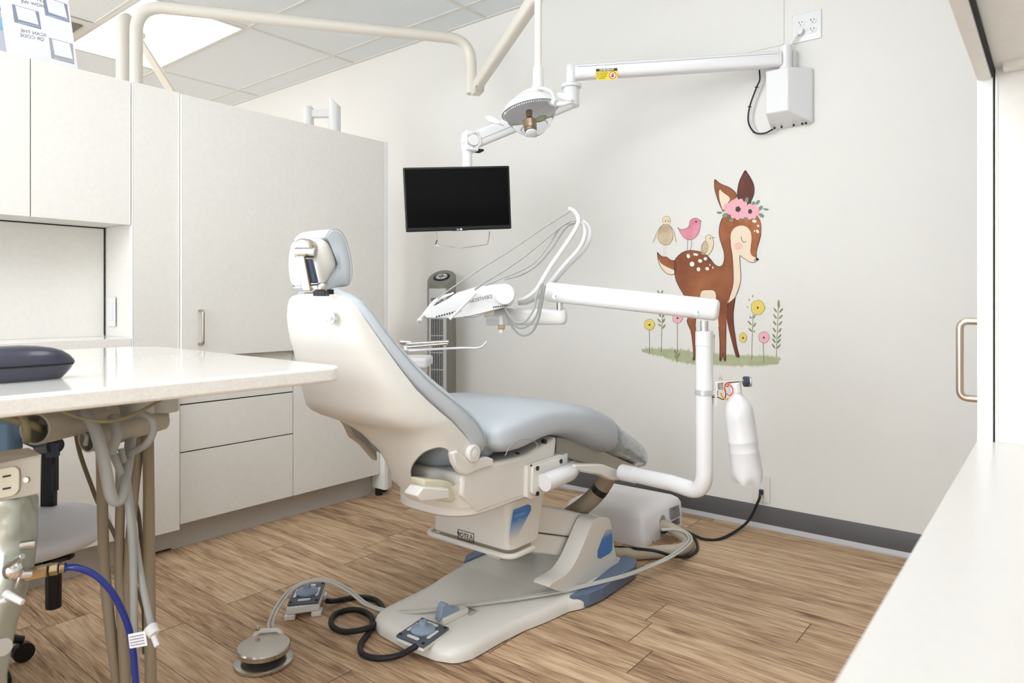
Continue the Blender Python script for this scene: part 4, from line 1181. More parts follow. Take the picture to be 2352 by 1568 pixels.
# round steel foot control
c = onZ(606, 1502, .0)
t = thing('round_foot_pedal', (c.x, c.y, 0), 'round stainless steel foot pedal with a carry handle on the floor at the front', 'foot pedal')
cz = onZ(606, 1515, .008)
bm = BM(); lathe(bm, [(.072, 0), (.078, .004), (.078, .01), (.07, .014), (.05, .018)], (cz.x, cz.y, 0), n=48); obj('base_plate', bm, M_steel, t)
bm = BM(); lathe(bm, [(.058, .014), (.06, .03), (.05, .032)], (cz.x, cz.y, 0), n=48); obj('rubber_skirt', bm, M_black, t)
bm = BM(); lathe(bm, [(.066, .032), (.07, .034), (.071, .046), (.069, .05), (.02, .056), (0, .0565)], (cz.x, cz.y, 0), n=56, cap=False); obj('pedal_disc', bm, M_steel, t, sharp=25)
hcen = onZ(617, 1458, .035)
back = (Vector((cz.x, cz.y, 0))*-1+Vector((hcen.x, hcen.y, 0))).normalized(); sd = Vector((-back.y, back.x, 0))
o_ = Vector((cz.x, cz.y, 0))+back*.066
bm = BM(); tube(bm, round_path([W(574, 1482, 1.93), W(591, 1449, 1.96), W(641, 1446, 1.97), W(657, 1478, 1.95)], .02, 6), .0068, n=14, smooth=0)
obox(bm, W(616, 1462, 1.985), Vector((CA, SA, 0))*.027, back*.006, ez*.014)
obj('handle_bracket', bm, M_ivory, t, bevel=.002)
bm = BM(); lathe(bm, [(.007, 0), (.0085, .006), (.005, .010)], W(591, 1446, 1.95), n=16); obj('knob', bm, M_steel, t)
tubstart = W(624, 1446, 1.965)
# twin grey tubing from the pedal to the box
t = thing('twin_grey_tubing', onZ(900, 1410, 0), 'light grey twin tubing from the round pedal across the chair base to the floor box', 'tubing')
pts = [tubstart, onZ(622, 1430, .05)+ez*.0, onZ(640, 1390, .07), onZ(672, 1352, .085), onZ(712, 1334, .1), onZ(755, 1334, .1), onZ(800, 1355, .085), onZ(840, 1386, .05), onZ(880, 1401, .03), onZ(930, 1405, .045), onZ(1000, 1399, .055), onZ(1100, 1385, .055), onZ(1200, 1372, .055), onZ(1300, 1355, .055), onZ(1380, 1336, .055), onZ(1440, 1320, .05), onZ(1500, 1297, .045), onZ(1545, 1275, .06), onZ(1577, 1252, .062), onZ(1586, 1237, .062), onZ(1575, 1222, .06), onZ(1550, 1215, .06), onZ(1519, 1216, .06)]
bm = BM()
S1 = smooth_path(pts, 8)
offs = []
for i, p in enumerate(S1):
    a = S1[max(0, i-1)]; b = S1[min(len(S1)-1, i+1)]; d_ = (b-a); d_.z = 0
    s_ = Vector((-d_.y, d_.x, 0)).normalized() if d_.length > 1e-6 else Vector((1, 0, 0))
    offs.append(s_)
for k, c_ in ((-.0056, 0), (.0056, 0)):
    tube(bm, [p+s*k for p, s in zip(S1, offs)], .0045, n=8, smooth=0)
obj('tubing', bm, M_hosegrey2, t)
# floor junction box
t = thing('floor_junction_box', (-1.5, 2.69, 0), 'pale mauve-white metal utility box on the floor against the grey baseboard', 'utility box')
bx0, bx1, by0, by1 = -1.71, -1.318, 2.50, 2.885
def bsec(z, ins, insx=None):
    return [(bx0+ins+(bx1-bx0-2*ins)*a, by0+ins+(by1-by0-2*ins)*b, z) for a, b in [(x, y) for x, y in rrect(.5, .5, .5, .5, .06, 4)]]
bm = BM(); loft(bm, [bsec(.0, 0), bsec(.104, .005), bsec(.122, .014), bsec(.134, .032), bsec(.142, .07)]); bxo = obj('housing', bm, M_box, t, sharp=60)
bm = BM()
hy_ = onX(1523, 1200, bx1).y
pts = [(bx1+.0005, hy_-.028, .005), (bx1+.0005, hy_+.028, .005)]+[(bx1+.0005-.004, hy_+.028*math.cos(math.radians(a)), .062+.03*math.sin(math.radians(a))) for a in range(0, 181, 15)]
prism(bm, pts, (.0015, 0, 0)); obj('cable_port', bm, mat('port_grey', (170, 172, 168), .7), t, smooth=False)
for (a, b, c_, d_) in (((1538, 1167), (1557, 1160), (1560, 1183), (1540, 1192)), ((1538, 1200), (1559, 1189), (1560, 1201), (1541, 1210))):
    bm = BM(); q4 = [onX(x, y, bx1-.0015) for x, y in (a, b, c_, d_)]
    prism(bm, q4, (.003, 0, 0)); lab_ = obj('rating_label', bm, M_cardgrey, t, smooth=False)
    bm = BM()
    o4 = [p+Vector((.0035, 0, 0)) for p in q4]
    for k in range(4):
        p_, r_ = o4[k], o4[(k+1) % 4]; obox(bm, (p_+r_)/2, (r_-p_)/2, (0, .0007, .0007) if abs((r_-p_).z) > .01 else (0, 0, .0009), (.0002, 0, 0))
    for k in range(1, 6):
        p_ = o4[0]+(o4[3]-o4[0])*k/6; r_ = o4[1]+(o4[2]-o4[1])*k/6
        obox(bm, (p_+r_)/2, (r_-p_)*.36, (0, 0, .0013 if k == 1 else .0006), (.0002, 0, 0))
    obj('label_text', bm, M_inkd, lab_, smooth=False)
bm = BM(); p_ = onX(1499, 1243, bx1-.001); cyl(bm, p_, p_+Vector((.004, 0, 0)), .004, n=12); obj('screw', bm, M_steel, t)
# big beige hose loop
t = thing('beige_corrugated_hose', onZ(1500, 1270, 0), 'thick beige corrugated hose coiled on the floor in front of the junction box', 'hose')
pts = [Vector((bx1+.0, hy_-.004, .05)), onZ(1545, 1215, .05), onZ(1572, 1232, .035), onZ(1580, 1250, .026), onZ(1562, 1262, .026), onZ(1520, 1266, .026), onZ(1470, 1270, .026), onZ(1420, 1272, .026), onZ(1370, 1262, .026), onZ(1330, 1240, .026)]
R_ = resample(smooth_path(pts, 14), .0035)
bm = BM(); tube(bm, R_, .0235, n=20, smooth=0, ribs=1, ribamp=.0007); obj('hose', bm, M_beigeh, t, sharp=80)
t = thing('black_floor_cable', onZ(1560, 1270, 0), 'black cable lying across the beige hose and curling up to the junction box', 'cable')
pts = [onZ(1400, 1256, .03), onZ(1440, 1258, .045), onZ(1500, 1264, .055), onZ(1545, 1276, .03), onZ(1580, 1277, .008), onZ(1601, 1262, .008), onZ(1598, 1240, .012), onZ(1580, 1222, .03), onZ(1550, 1215, .048), onZ(1518, 1222, .04)]
bm = BM(); tube(bm, pts, .0058, n=10); obj('cable', bm, M_rubber, t)
# ribbed taupe hose dropping from under the leg rest
t = thing('ribbed_taupe_hose', W(1360, 1140, 2.5), 'torn ribbed taupe hose dropping from under the leg rest behind the junction box', 'hose')
pts = [W(1398, 1088, 2.42), W(1388, 1108, 2.44), W(1366, 1138, 2.46), W(1335, 1165, 2.48), W(1300, 1190, 2.5), W(1270, 1225, 2.55)]
R_ = resample(smooth_path(pts, 14), .0042)
bm = BM(); tube(bm, R_, .030, n=20, smooth=0, ribs=1, ribamp=.0011); ho = obj('hose', bm, M_hosebeige, t, sharp=80)
bm = BM(); i0 = min(range(len(R_)), key=lambda i: (R_[i]-W(1376, 1123, 2.45)).length)
tube(bm, R_[i0-3:i0+4], .0315, n=20, smooth=0); obj('tear', bm, M_black, ho, label='dark torn gap in the ribbing')

# ================================================================== INSTRUMENT DELIVERY UNIT
t = thing('delivery_unit', (-.83, 1.97, .41), 'white instrument delivery unit on a curved post with jointed arm over the chair', 'delivery unit')
PX, PY = -.833, 1.965
post = Vector((PX, PY, .44))
start = Vector((XC+.19, 2.085, .445)); 
p0 = onZ(1425, 1088, .40); 
def zat(py, x, y): return 1+(HOR-py)/F*(y*CA-x*SA)
s0 = Vector((-1.17, 2.075, zat(1085, -1.17, 2.075)))
s1 = Vector((-1.02, 2.035, zat(1114, -1.02, 2.035)))
zt4 = zat(760, PX, PY)
bmz = zat(1119, -.9, 1.985)
bm = BM(); tube(bm, round_path([s0, Vector((-.955, 2.005, bmz)), Vector((PX, PY, bmz-.003)), Vector((PX, PY, zt4))], [.15, .115], 14), .0255, n=28, smooth=0); obj('curved_post', bm, M_white, t, sharp=60)
bm = BM(); _td = (Vector((-.955, 2.005, bmz))-s0).normalized(); cyl(bm, s0-_td*.004, s0+_td*.06, .0285, .0275, n=28); obj('tube_socket', bm, M_white, t)
# steel support arm under the chair
bm = BM()
sp_ = [onX(x, y, -1.2) for x, y in ((1322, 1067), (1385, 1066), (1420, 1079), (1424, 1103), (1406, 1103), (1380, 1090), (1318, 1079))]
prism(bm, sp_, (-.035, 0, 0)); obj('support_bar', bm, M_shell, t, bevel=.004)
bm = BM(); cyl(bm, (PX, PY, zt4-.045), (PX, PY, zt4-.002), .0262, n=28); obj('post_sleeve', bm, M_white, t, bevel=.002)
bm = BM(); cyl(bm, (PX, PY, zt4-.004), (PX, PY, zt4+.03), .0125, n=20); obj('pivot_pin', bm, M_chrome, t)
# main arm
A1 = Vector((PX+.035, PY-.01, zat(711, PX+.035, PY-.01))); B1 = W(1262, 670, 2.22)
dd_ = (B1-A1); hh = Vector((dd_.x, dd_.y, 0)).normalized(); ss = Vector((-hh.y, hh.x, 0)); un = dd_.normalized(); uu = ss.cross(un).normalized()
if uu.z < 0: uu = -uu
def sec(p, hw, hh_, e=3.0, n=32): return [p+ss*(hw*se(2*math.pi*j/n, e)[0])+uu*(hh_*se(2*math.pi*j/n, e)[1]) for j in range(n)]
bm = BM(); loft(bm, [sec(A1-un*.013, .022, .022), sec(A1-un*.009, .028, .029), sec(A1-un*.0, .031, .0325), sec(B1-un*.0, .031, .032), sec(B1+un*.008, .028, .028), sec(B1+un*.012, .02, .02)]); ma = obj('main_arm', bm, M_white, t, sharp=60)
side_ = ss if ss.y < 0 else -ss
bm = BM()
for P_, f_ in ((A1, .045), (B1, -.03)):
    q_ = P_+un*f_*1+side_*.0312-uu*.012
    pts = [q_+un*(.009*math.cos(a))+uu*(.009*math.sin(a)) for a in [2*math.pi*i/20 for i in range(20)]]
    prism(bm, pts, side_*.0006)
cap_ = obj('pivot_caps', bm, M_white2, ma)
bm = BM()
for P_, f_ in ((A1, .045), (B1, -.03)):
    q_ = P_+un*f_*1+side_*.0320-uu*.012
    pts = [q_+un*(.006*math.cos(a))+uu*(.006*math.sin(a)) for a in [math.radians(v) for v in range(100, 261, 16)]]+[q_+un*(-.001+.002*math.cos(a))+uu*(.006*math.sin(a)) for a in [math.radians(v) for v in (250, 220, 180, 140, 110)]]
    prism(bm, pts, side_*.0004)
obj('teal_mark', bm, mat('teal_print', (40, 160, 190), .5), cap_, smooth=False)
# second arm below
J = B1-un*.035
J2 = Vector((J.x, J.y, 0))
zj = zat(727, J.x, J.y)
bm = BM(); cyl(bm, (J.x, J.y, zj+.02), (J.x, J.y, J.z-.02), .011, n=20); obj('pivot_pin', bm, M_chrome, t)
a_, b_ = W(1302, 726, 2.22), W(1120, 728, 2.26)
d2_ = (b_-a_).normalized(); s2_ = Vector((-d2_.y, d2_.x, 0)).normalized()
def sec2(p, w, h, e=3.2, n=28): return [p+s2_*(w*se(2*math.pi*j/n, e)[0])+ez*(h*se(2*math.pi*j/n, e)[1]) for j in range(n)]
bm = BM(); loft(bm, [sec2(a_-d2_*.0, .02, .018), sec2(a_+d2_*.006, .028, .026), sec2(a_+d2_*.02, .029, .028), sec2(b_, .029, .028)]); obj('lower_arm', bm, M_white, t, sharp=60)
# head
DH = 2.12
def HP(px, py, o=0): return W(px, py, DH)+Vector((-SA, CA, 0))*o
body = [(985, 708), (978, 718), (968, 730), (1000, 732), (1060, 730), (1100, 722), (1160, 706), (1175, 700), (1182, 680), (1180, 664), (1168, 652), (1140, 650), (1100, 656), (1062, 667), (1048, 672), (1020, 690)]
P = smooth_path([HP(*q_) for q_ in body], 3, closed=True)
bm = BM(); back_ = Vector((-SA, CA, 0))
cn_ = sum(P, Vector())/len(P)
rg = []
for dep, k in ((0, .93), (.006, .98), (.02, 1), (.14, 1), (.155, .97)):
    rg.append([cn_+(p-cn_)*k+back_*dep for p in P])
loft(bm, rg); head = obj('head_body', bm, M_white, t, sharp=50)
bm = BM(); dc = HP(1159, 676, -.004)
lathe(bm, [(.031, -.004), (.033, 0), (.033, .16), (.031, .165)], dc, axis=back_, n=40); obj('side_disc', bm, M_white2, t)
bm = BM(); lathe(bm, [(0, -.006), (.0295, -.006), (.031, -.003), (.031, .0)], dc, axis=back_, n=40, cap=False); obj('disc_cap', bm, M_white, t)
sc3 = HP(1098, 687, .0005)-back_*.0006
bm = BM(); rd = (HP(1125, 681)-HP(1085, 690)).normalized(); ru = Vector((-rd.z*CA, -rd.z*SA, math.sqrt(rd.x**2+rd.y**2)))
text_bm(bm, 'DENTECH', HP(1105, 686, -.0012), -rd, ru, .0155); obj('logo_lettering', bm, M_ink, head, smooth=False)
bm = BM(); text_bm(bm, 'Smile', HP(1079, 692, -.0012), -rd, ru, .013); obj('script_lettering', bm, M_cardgrey, head, smooth=False)
# knob box and small connectors below
bm = BM(); obox(bm, HP(1124, 718, .02), (HP(1136, 716)-HP(1112, 721))*.5, back_*.012, ez*.011); obj('clear_holder', bm, mat('smoky_clear', (170, 164, 146), .2), t, bevel=.002)
bm = BM(); obox(bm, HP(1151, 752, .05), (CA*.011, SA*.011, 0), back_*.01, ez*.007); obj('connector', bm, M_brass, t, bevel=.002)
bm = BM(); cyl(bm, HP(1151, 766, .05), HP(1151, 725, .05), .008, n=16); obox(bm, HP(1086, 736, .05), (CA*.003, SA*.003, 0), back_*.004, ez*.006); obj('drain_stub', bm, M_white2, t)
bm = BM()
for k in range(10): obox(bm, HP(1003+k*6, 727-k*1.6, -.0005), (CA*.002, SA*.002, 0), back_*.004, ez*.002)
obj('toggle_row', bm, M_dark, head, smooth=False)
bm = BM()
for k in range(7): obox(bm, HP(1134+k*5, 705-k*.6, .0), (CA*.0022, SA*.0022, 0), back_*.003, ez*.0016)
obj('toggle_row', bm, M_dark, head, smooth=False)
bm = BM(); tube(bm, [HP(1112, 721, -.001), HP(1090, 728, -.001), HP(1066, 727, -.001)], .001, n=6); obj('lower_seam', bm, M_slate, head)
# control bar across the front
bm = BM(); cyl(bm, HP(1093, 673, -.02), HP(1036, 732, -.05), .0048, n=16); obj('front_rod', bm, M_white, t)
# handpiece tips on the left
bm = BM(); tube(bm, [HP(1040, 672, .03), HP(1000, 690, .02), HP(980, 716, .01), HP(964, 736, .0)], [.003, .006, .008, .008], n=14); hpz = obj('handpiece', bm, M_white2, t)
bm = BM(); cyl(bm, HP(974, 724, .004), HP(960, 738, 0), .0085, .0075, n=16); obj('handpiece_tip', bm, M_chrome, hpz)
# flexible whips (hose support rods)
whips = [
 [(1188, 690), (1205, 686), (1232, 665), (1262, 615), (1300, 560), (1325, 520), (1328, 500), (1318, 484), (1305, 478)],
 [(1190, 693), (1210, 690), (1245, 668), (1290, 615), (1330, 570), (1343, 540), (1340, 518), (1330, 508)],
 [(1190, 696), (1215, 692), (1252, 668), (1300, 615), (1340, 575), (1354, 545), (1352, 520), (1338, 507)]]
for k, wp in enumerate(whips):
    bm = BM(); tube(bm, [W(x, y, 2.2+.03*k) for x, y in wp], [.0075, .0075, .0075, .007, .0055], n=14); obj('hose_whip', bm, M_white, t)
hoses = [
 [(1311, 484, 2.2), (1250, 522, 2.17), (1180, 570, 2.14), (1100, 620, 2.12), (1040, 660, 2.11), (1005, 686, 2.11)],
 [(1328, 506, 2.2), (1305, 510, 2.2), (1270, 535, 2.18), (1210, 585, 2.16), (1160, 620, 2.14), (1110, 650, 2.12), (1090, 665, 2.12)],
 [(1324, 510, 2.2), (1290, 520, 2.2), (1262, 560, 2.18), (1230, 600, 2.16), (1195, 622, 2.14), (1150, 640, 2.12), (1115, 655, 2.12)],
 [(1322, 511, 2.22), (1298, 525, 2.22), (1268, 570, 2.2), (1235, 608, 2.18), (1200, 630, 2.16), (1160, 642, 2.14)]]
for k, h_ in enumerate(hoses):
    bm = BM(); tube(bm, [W(*q_) for q_ in h_], .0026 if k else .0022, n=8); obj('instrument_hose', bm, M_hosegrey, t)
loops = [
 [(1243, 652), (1232, 680), (1225, 712), (1205, 738), (1185, 740), (1170, 725), (1158, 703)],
 [(1247, 650), (1240, 690), (1232, 725), (1212, 748), (1190, 752), (1172, 735), (1160, 704)],
 [(1252, 655), (1244, 700), (1236, 735), (1222, 762), (1200, 770), (1180, 755), (1166, 725), (1156, 703)]]
for k, h_ in enumerate(loops):
    bm = BM(); tube(bm, [W(x, y, 2.13+.02*k) for x, y in h_], .0036, n=10); obj('hose_loop', bm, M_hosegrey, t)
# ================================================================== WATER BOTTLE
bt = Vector((0, 0, 0)); DBt = 2.03
top_ = W(1691, 905, DBt)
t = thing('water_bottle', top_, 'translucent white pressurised water bottle with gauge hanging beside the curved post', 'bottle')
ax_b = (W(1718, 1100, DBt)-top_); L_b = ax_b.length; ax_b.normalize()
s_ = L_b
prof = [(0, -.032), (.0165, -.032), (.0165, 0), (.02, .006), (.034, .022), (.0415, .045), (.0425, .075), (.0425, .135), (.0432, .137), (.0432, .142), (.0425, .144), (.0428, .165), (.0434, .167), (.0434, .172), (.043, .174), (.044, .21), (.0455, .236)]
prof = [(r*1.0, h) for r, h in prof]
bm = BM(); lathe(bm, prof, top_, axis=ax_b, n=40, cap=False); 
rb = []
d_, u_, v_ = frame_of(ax_b)
for (r, h, am) in ((.0455, .236, 0), (.044, .25, .08), (.038, .262, .16), (.024, .258, .3), (.0, .252, 0)):
    rb.append([bm.verts.new(top_+d_*(h-am*.0*math.cos(5*q))+u_*(r*(1+am*math.cos(5*q))*math.cos(q))+v_*(r*(1+am*math.cos(5*q))*math.sin(q))) for q in [2*math.pi*i/40 for i in range(40)]])
ring_bridge(bm, rb, cap0=False, cap1=False)
obj('bottle_body', bm, M_bottle, t, sharp=60)
bm = BM(); cyl(bm, top_-ax_b*.036, top_-ax_b*.004, .0185, .0175, n=28); obj('cap', bm, M_white2, t, bevel=.002)
bm = BM()
bl1, bl2 = W(1643, 877, DBt), W(1703, 871, DBt)
obox(bm, (bl1+bl2)/2, (bl2-bl1)/2, Vector((-SA, CA, 0))*.016, ez*.0016)
bl3 = W(1642, 930, DBt)
obox(bm, (bl1+bl3)/2, (CA*.0014, SA*.0014, 0), Vector((-SA, CA, 0))*.016, (bl3-bl1)/2); obj('bracket', bm, M_shell, t, bevel=.0006)
bm = BM(); g0, g1 = W(1705, 876, DBt), W(1723, 876, DBt); cyl(bm, g0, g0+(g1-g0)*.35, .005, n=12); obj('gauge_stem', bm, M_brass, t)
bm = BM(); cyl(bm, g0+(g1-g0)*.2, g0+(g1-g0)*.75, .0155, n=28); gg = obj('gauge_case', bm, M_navy, t, bevel=.001)
bm = BM(); cyl(bm, g0+(g1-g0)*.75, g0+(g1-g0)*1.05, .0162, n=28); obj('gauge_rim', bm, M_chrome, gg, bevel=.001)
bm = BM(); tg = W(1655, 884, DBt); obox(bm, tg-ez*.002, (CA*.0055, SA*.0055, 0), Vector((-SA, CA, 0))*.008, ez*.011); cyl(bm, W(1655, 871, DBt), W(1654, 859, DBt), .0016, n=10); cyl(bm, W(1655, 872, DBt), W(1655, 868, DBt), .004, n=12); obj('toggle_valve', bm, M_steel, t, bevel=.001)
bm = BM(); cc_ = [(1680, 877), (1668, 880), (1664, 892), (1668, 903), (1677, 908), (1683, 900), (1681, 889), (1672, 882), (1664, 884)]
tube(bm, [W(x, y, DBt-.01-.002*i) for i, (x, y) in enumerate(cc_)], .0013, n=8); obj('red_tube', bm, M_red, t)
bm = BM(); cc_ = [(1656, 902), (1659, 911), (1667, 917), (1676, 914), (1682, 904), (1680, 893), (1673, 887), (1666, 888)]
tube(bm, [W(x, y, DBt+.002*i) for i, (x, y) in enumerate(cc_)], .0021, n=8); obj('orange_tube', bm, M_orange, t)
bm = BM(); tube(bm, [W(1635, 912, DBt), W(1648, 912, DBt), W(1662, 917, DBt+.01), W(1667, 905, DBt+.01), W(1664, 890, DBt+.01)], .0014, n=8); obj('black_tube', bm, M_rubber, t)
# clamp on the post
t2 = thing('post_clamp', (PX, PY, zat(900, PX, PY)), 'grey hose clamp band around the curved post holding the bottle bracket', 'clamp')
bm = BM(); zc = zat(900, PX, PY)
lathe(bm, [(.0262, -.008), (.028, -.008), (.028, .008), (.0262, .008)], (PX, PY, zc), n=36, cap=False)
eL = W(1602, 899, PY*CA-PX*SA); obox(bm, eL, (CA*.004, SA*.004, 0), (-SA*.006, CA*.006, 0), ez*.0085)
m1 = W(1646, 899, DBt); obox(bm, ((PX+m1.x)/2+.012, (PY+m1.y)/2, zc), (m1-Vector((PX, PY, m1.z)))*.3, (-SA*.002, CA*.002, 0), ez*.007)
obj('band', bm, mat('satin_grey_band', (196, 198, 200), .3, metal=.3), t2, bevel=.0008)

# ================================================================== OVERHEAD EXAM LIGHT
t = thing('exam_light', W(1215, 260, 2.65), 'white dental exam light hanging from a bent ceiling-high tube and sloping arm', 'exam light')
ZT = 2.41
P0 = onX(313, 195, XB-.05); P0 = Vector((P0.x, P0.y, 1.5))
pole = W(313, 400, 3.24)
px_, py_ = pole.x, pole.y
top0 = Vector((px_, py_, ZT))
end = W(1074, 88, 3.66); end = Vector((end.x, end.y, ZT-.0))
dn = W(1086, 205, (end.y*CA-end.x*SA))
endd = Vector((end.x, end.y, 0))
e2_ = onZ(1083, 92, ZT)
eb = Vector((e2_.x, e2_.y, 2.12))
bm = BM(); tube(bm, round_path([Vector((px_, py_, 0)), top0, Vector((e2_.x, e2_.y, ZT)), eb], [.13, .13], 14), .0285, n=28, smooth=0); obj('bent_tube', bm, M_ivory, t, sharp=60)
bm = BM(); lathe(bm, [(.09, 0), (.09, .012), (.05, .03)], (px_, py_, 0)); obj('floor_flange', bm, M_ivory, t)
jb = Vector((e2_.x, e2_.y, 2.125))
U1 = W(1231, -6, 2.68)
J0 = W(1097, 196, 3.5)
dS = (U1-J0); uS = dS.normalized(); sS = Vector((-uS.y, uS.x, 0)).normalized(); nS = sS.cross(uS)
bm = BM(); obox(bm, W(1097, 204, 3.55), sS*.024, Vector((sS.y, -sS.x, 0))*.045, ez*.026); obj('joint_block', bm, M_ivory, t, bevel=.005)
bm = BM(); obox(bm, W(1102, 196, 3.46), sS*.02, Vector((sS.y, -sS.x, 0))*.012, ez*.01); obj('joint_gap', bm, M_black, t)
bm = BM()
loft(bm, [[p+sS*(.027*se(2*math.pi*j/28, 3)[0])+nS*(.03*se(2*math.pi*j/28, 3)[1]) for j in range(28)] for p in (J0, U1+uS*.02)]); obj('sloping_arm', bm, M_ivory, t)
lampc = W(1217, 262, 2.64)
dt = W(1236, 2, 2.66)
bm = BM(); cyl(bm, (dt.x, dt.y, W(1236, 170, 2.66).z), (dt.x, dt.y, W(1236, -20, 2.66).z), .0145, n=20); obj('drop_tube', bm, M_ivory, t)
s_top = W(1236, 155, 2.66); s_bot = W(1236, 200, 2.66)
bm = BM(); loft(bm, [[Vector((dt.x, dt.y, z))+Vector((r*se(2*math.pi*j/28, 3)[0], r*se(2*math.pi*j/28, 3)[1], 0)) for j in range(28)] for z, r in ((s_top.z, .0175), (s_bot.z, .0195), (s_bot.z-.02, .016))]); obj('swivel_sleeve', bm, M_white, t)
bm = BM(); tube(bm, [W(1238, 190, 2.66), W(1230, 205, 2.65), W(1219, 218, 2.64), W(1215, 226, 2.64)], [.018, .018, .014, .01], n=20); obj('swivel_neck', bm, M_white, t)
# yoke
bm = BM(); tube(bm, [W(1160, 262, 2.62), W(1168, 244, 2.62), W(1190, 222, 2.63), W(1215, 207, 2.64), W(1245, 203, 2.64), W(1264, 210, 2.63), W(1271, 224, 2.62), W(1274, 237, 2.61)], .0065, n=14); obj('yoke', bm, M_white, t)
bm = BM(); tube(bm, [W(1262, 232, 2.6), W(1277, 236, 2.58)], .014, n=20, smooth=0); tube(bm, [W(1272, 240, 2.6), W(1296, 238, 2.58), W(1316, 232, 2.55)], [.010, .009, .0085], n=14); obj('yoke_pivot', bm, M_white, t, bevel=.002)
# head: axis of the reflector points down and slightly towards the right/back
la_ = (Vector((CA, SA, 0))*.19+Vector((SA, -CA, 0))*.10+ez*-1).normalized()     # beam direction
hd0 = W(1212, 226, 2.66)
def lamp_ring(r, h, n=40): 
    d_, u_, v_ = frame_of(la_)
    return (r, h)
bm = BM(); lathe(bm, [(0.0, -.016), (.03, -.014), (.07, .002), (.1, .028), (.109, .042), (.111, .052), (.106, .054), (.098, .040), (.06, .016), (.0, .004)], hd0, axis=la_, n=56, cap=False); obj('reflector_shell', bm, M_white, t, sharp=50)
bm = BM(); lathe(bm, [(.1, .043), (.08, .028), (.05, .013), (.0, .006)], hd0, axis=la_, n=56, cap=False); obj('reflector', bm, M_refl, t)
bm = BM(); lathe(bm, [(.105, .05), (.092, .085), (.066, .12), (.035, .145), (.016, .153)], hd0, axis=la_, n=56, cap=False); cv = obj('clear_cover', bm, M_glass, t, sharp=80)
bm = BM()
d_, u_, v_ = frame_of(la_)
for i in range(72):
    q = 2*math.pi*i/72; c_ = hd0+d_*.055+u_*(.1055*math.cos(q))+v_*(.1055*math.sin(q))
    obox(bm, c_, (u_*math.cos(q)+v_*math.sin(q))*.001, (u_*-math.sin(q)+v_*math.cos(q))*.0017, d_*.004)
obj('rim_teeth', bm, M_ivory, t, smooth=False)
bm = BM(); pt_ = [hd0+d_*(h)+u_*(r*math.cos(a))+v_*(r*math.sin(a)) for h, r, a in [(.052, .1115, math.radians(v)) for v in range(0, 361, 12)]]; tube(bm, pt_, .0016, n=6, smooth=0); obj('rim_gasket', bm, M_slate, t)
def LA(px, py, d=2.6): return W(px, py, d)
bc_ = W(1218, 291, 2.62)
bm = BM(); cyl(bm, W(1216, 276, 2.63), W(1219, 301, 2.62), .027, .0235, n=32); obj('bulb_shield', bm, M_bronze, t, bevel=.003, label='bronze bulb shield')
bm = BM(); cyl(bm, W(1215, 254, 2.645), W(1216, 268, 2.64), .0125, .011, n=20); cyl(bm, W(1216, 266, 2.64), W(1216, 280, 2.635), .004, n=10); obj('bulb_holder', bm, M_bronze, t, bevel=.001)
bm = BM(); lathe(bm, [(.0, 0), (.012, 0), (.014, .006), (.022, .010), (.022, .015), (.016, .018), (0, .019)], W(1220, 300, 2.62), axis=(W(1221, 320, 2.6)-W(1220, 300, 2.62)), n=32, cap=False); obj('end_cap', bm, M_white, t)
bm = BM(); ellipsoid(bm, W(1241, 272, 2.66), .025, .006, .012, ax=(CA, SA, .3), ay=(-SA, CA, 0), az=(0, 0, 1)); obj('bulb_reflection_disc', bm, mat('olive_reflection', (150, 152, 110), .3), t)  # solid olive disc stands in for the bulb's reflection
for (hx_, hy_, ax2, ay2, dpt) in ((1131, 275, 1158, 286, 2.58), (1297, 222, 1318, 231, 2.5)):
    a__, b__ = W(hx_-17, hy_-7, dpt), W(hx_+17, hy_+8, dpt)
    dxx = (b__-a__).normalized(); n_ = Vector((-SA, CA, 0)); zz_ = dxx.cross(n_).normalized()
    bm = BM(); ellipsoid(bm, (a__+b__)/2, (b__-a__).length/2, .007, .012, ax=dxx, ay=n_, az=zz_, n=24); tube(bm, [W(hx_+14, hy_+6, dpt), W(ax2, ay2, dpt+.01)], .0058, n=12, smooth=0); obj('handle', bm, M_white, t)

# neighbouring light tube
t = thing('second_light_tube', W(282, 200, 3.45)*1, 'second cream tube and brace rising behind the cabinets left of the exam light tube', 'light tube')
D2 = 3.5; q0 = W(283, 300, D2)
zq = 1+(HOR-30)/F*D2
far = W(320, 60, 3.78); far.z = zq
bm = BM(); tube(bm, round_path([Vector((q0.x, q0.y, 0)), Vector((q0.x, q0.y, zq)), far], .12, 12), .0335, n=28, smooth=0); obj('bent_tube', bm, M_ivory, t, sharp=60)
bm = BM(); b0_, b1_ = far-Vector((CA, SA, 0))*.01-ez*.01, W(402, 222, 3.95)
dz_ = (b1_-b0_); sx_ = Vector((CA, SA, 0))
obox(bm, (b0_+b1_)/2, dz_/2, sx_*.024, Vector((-SA, CA, 0))*.024); obj('brace_arm', bm, M_ivory, t, bevel=.008, seg=3)

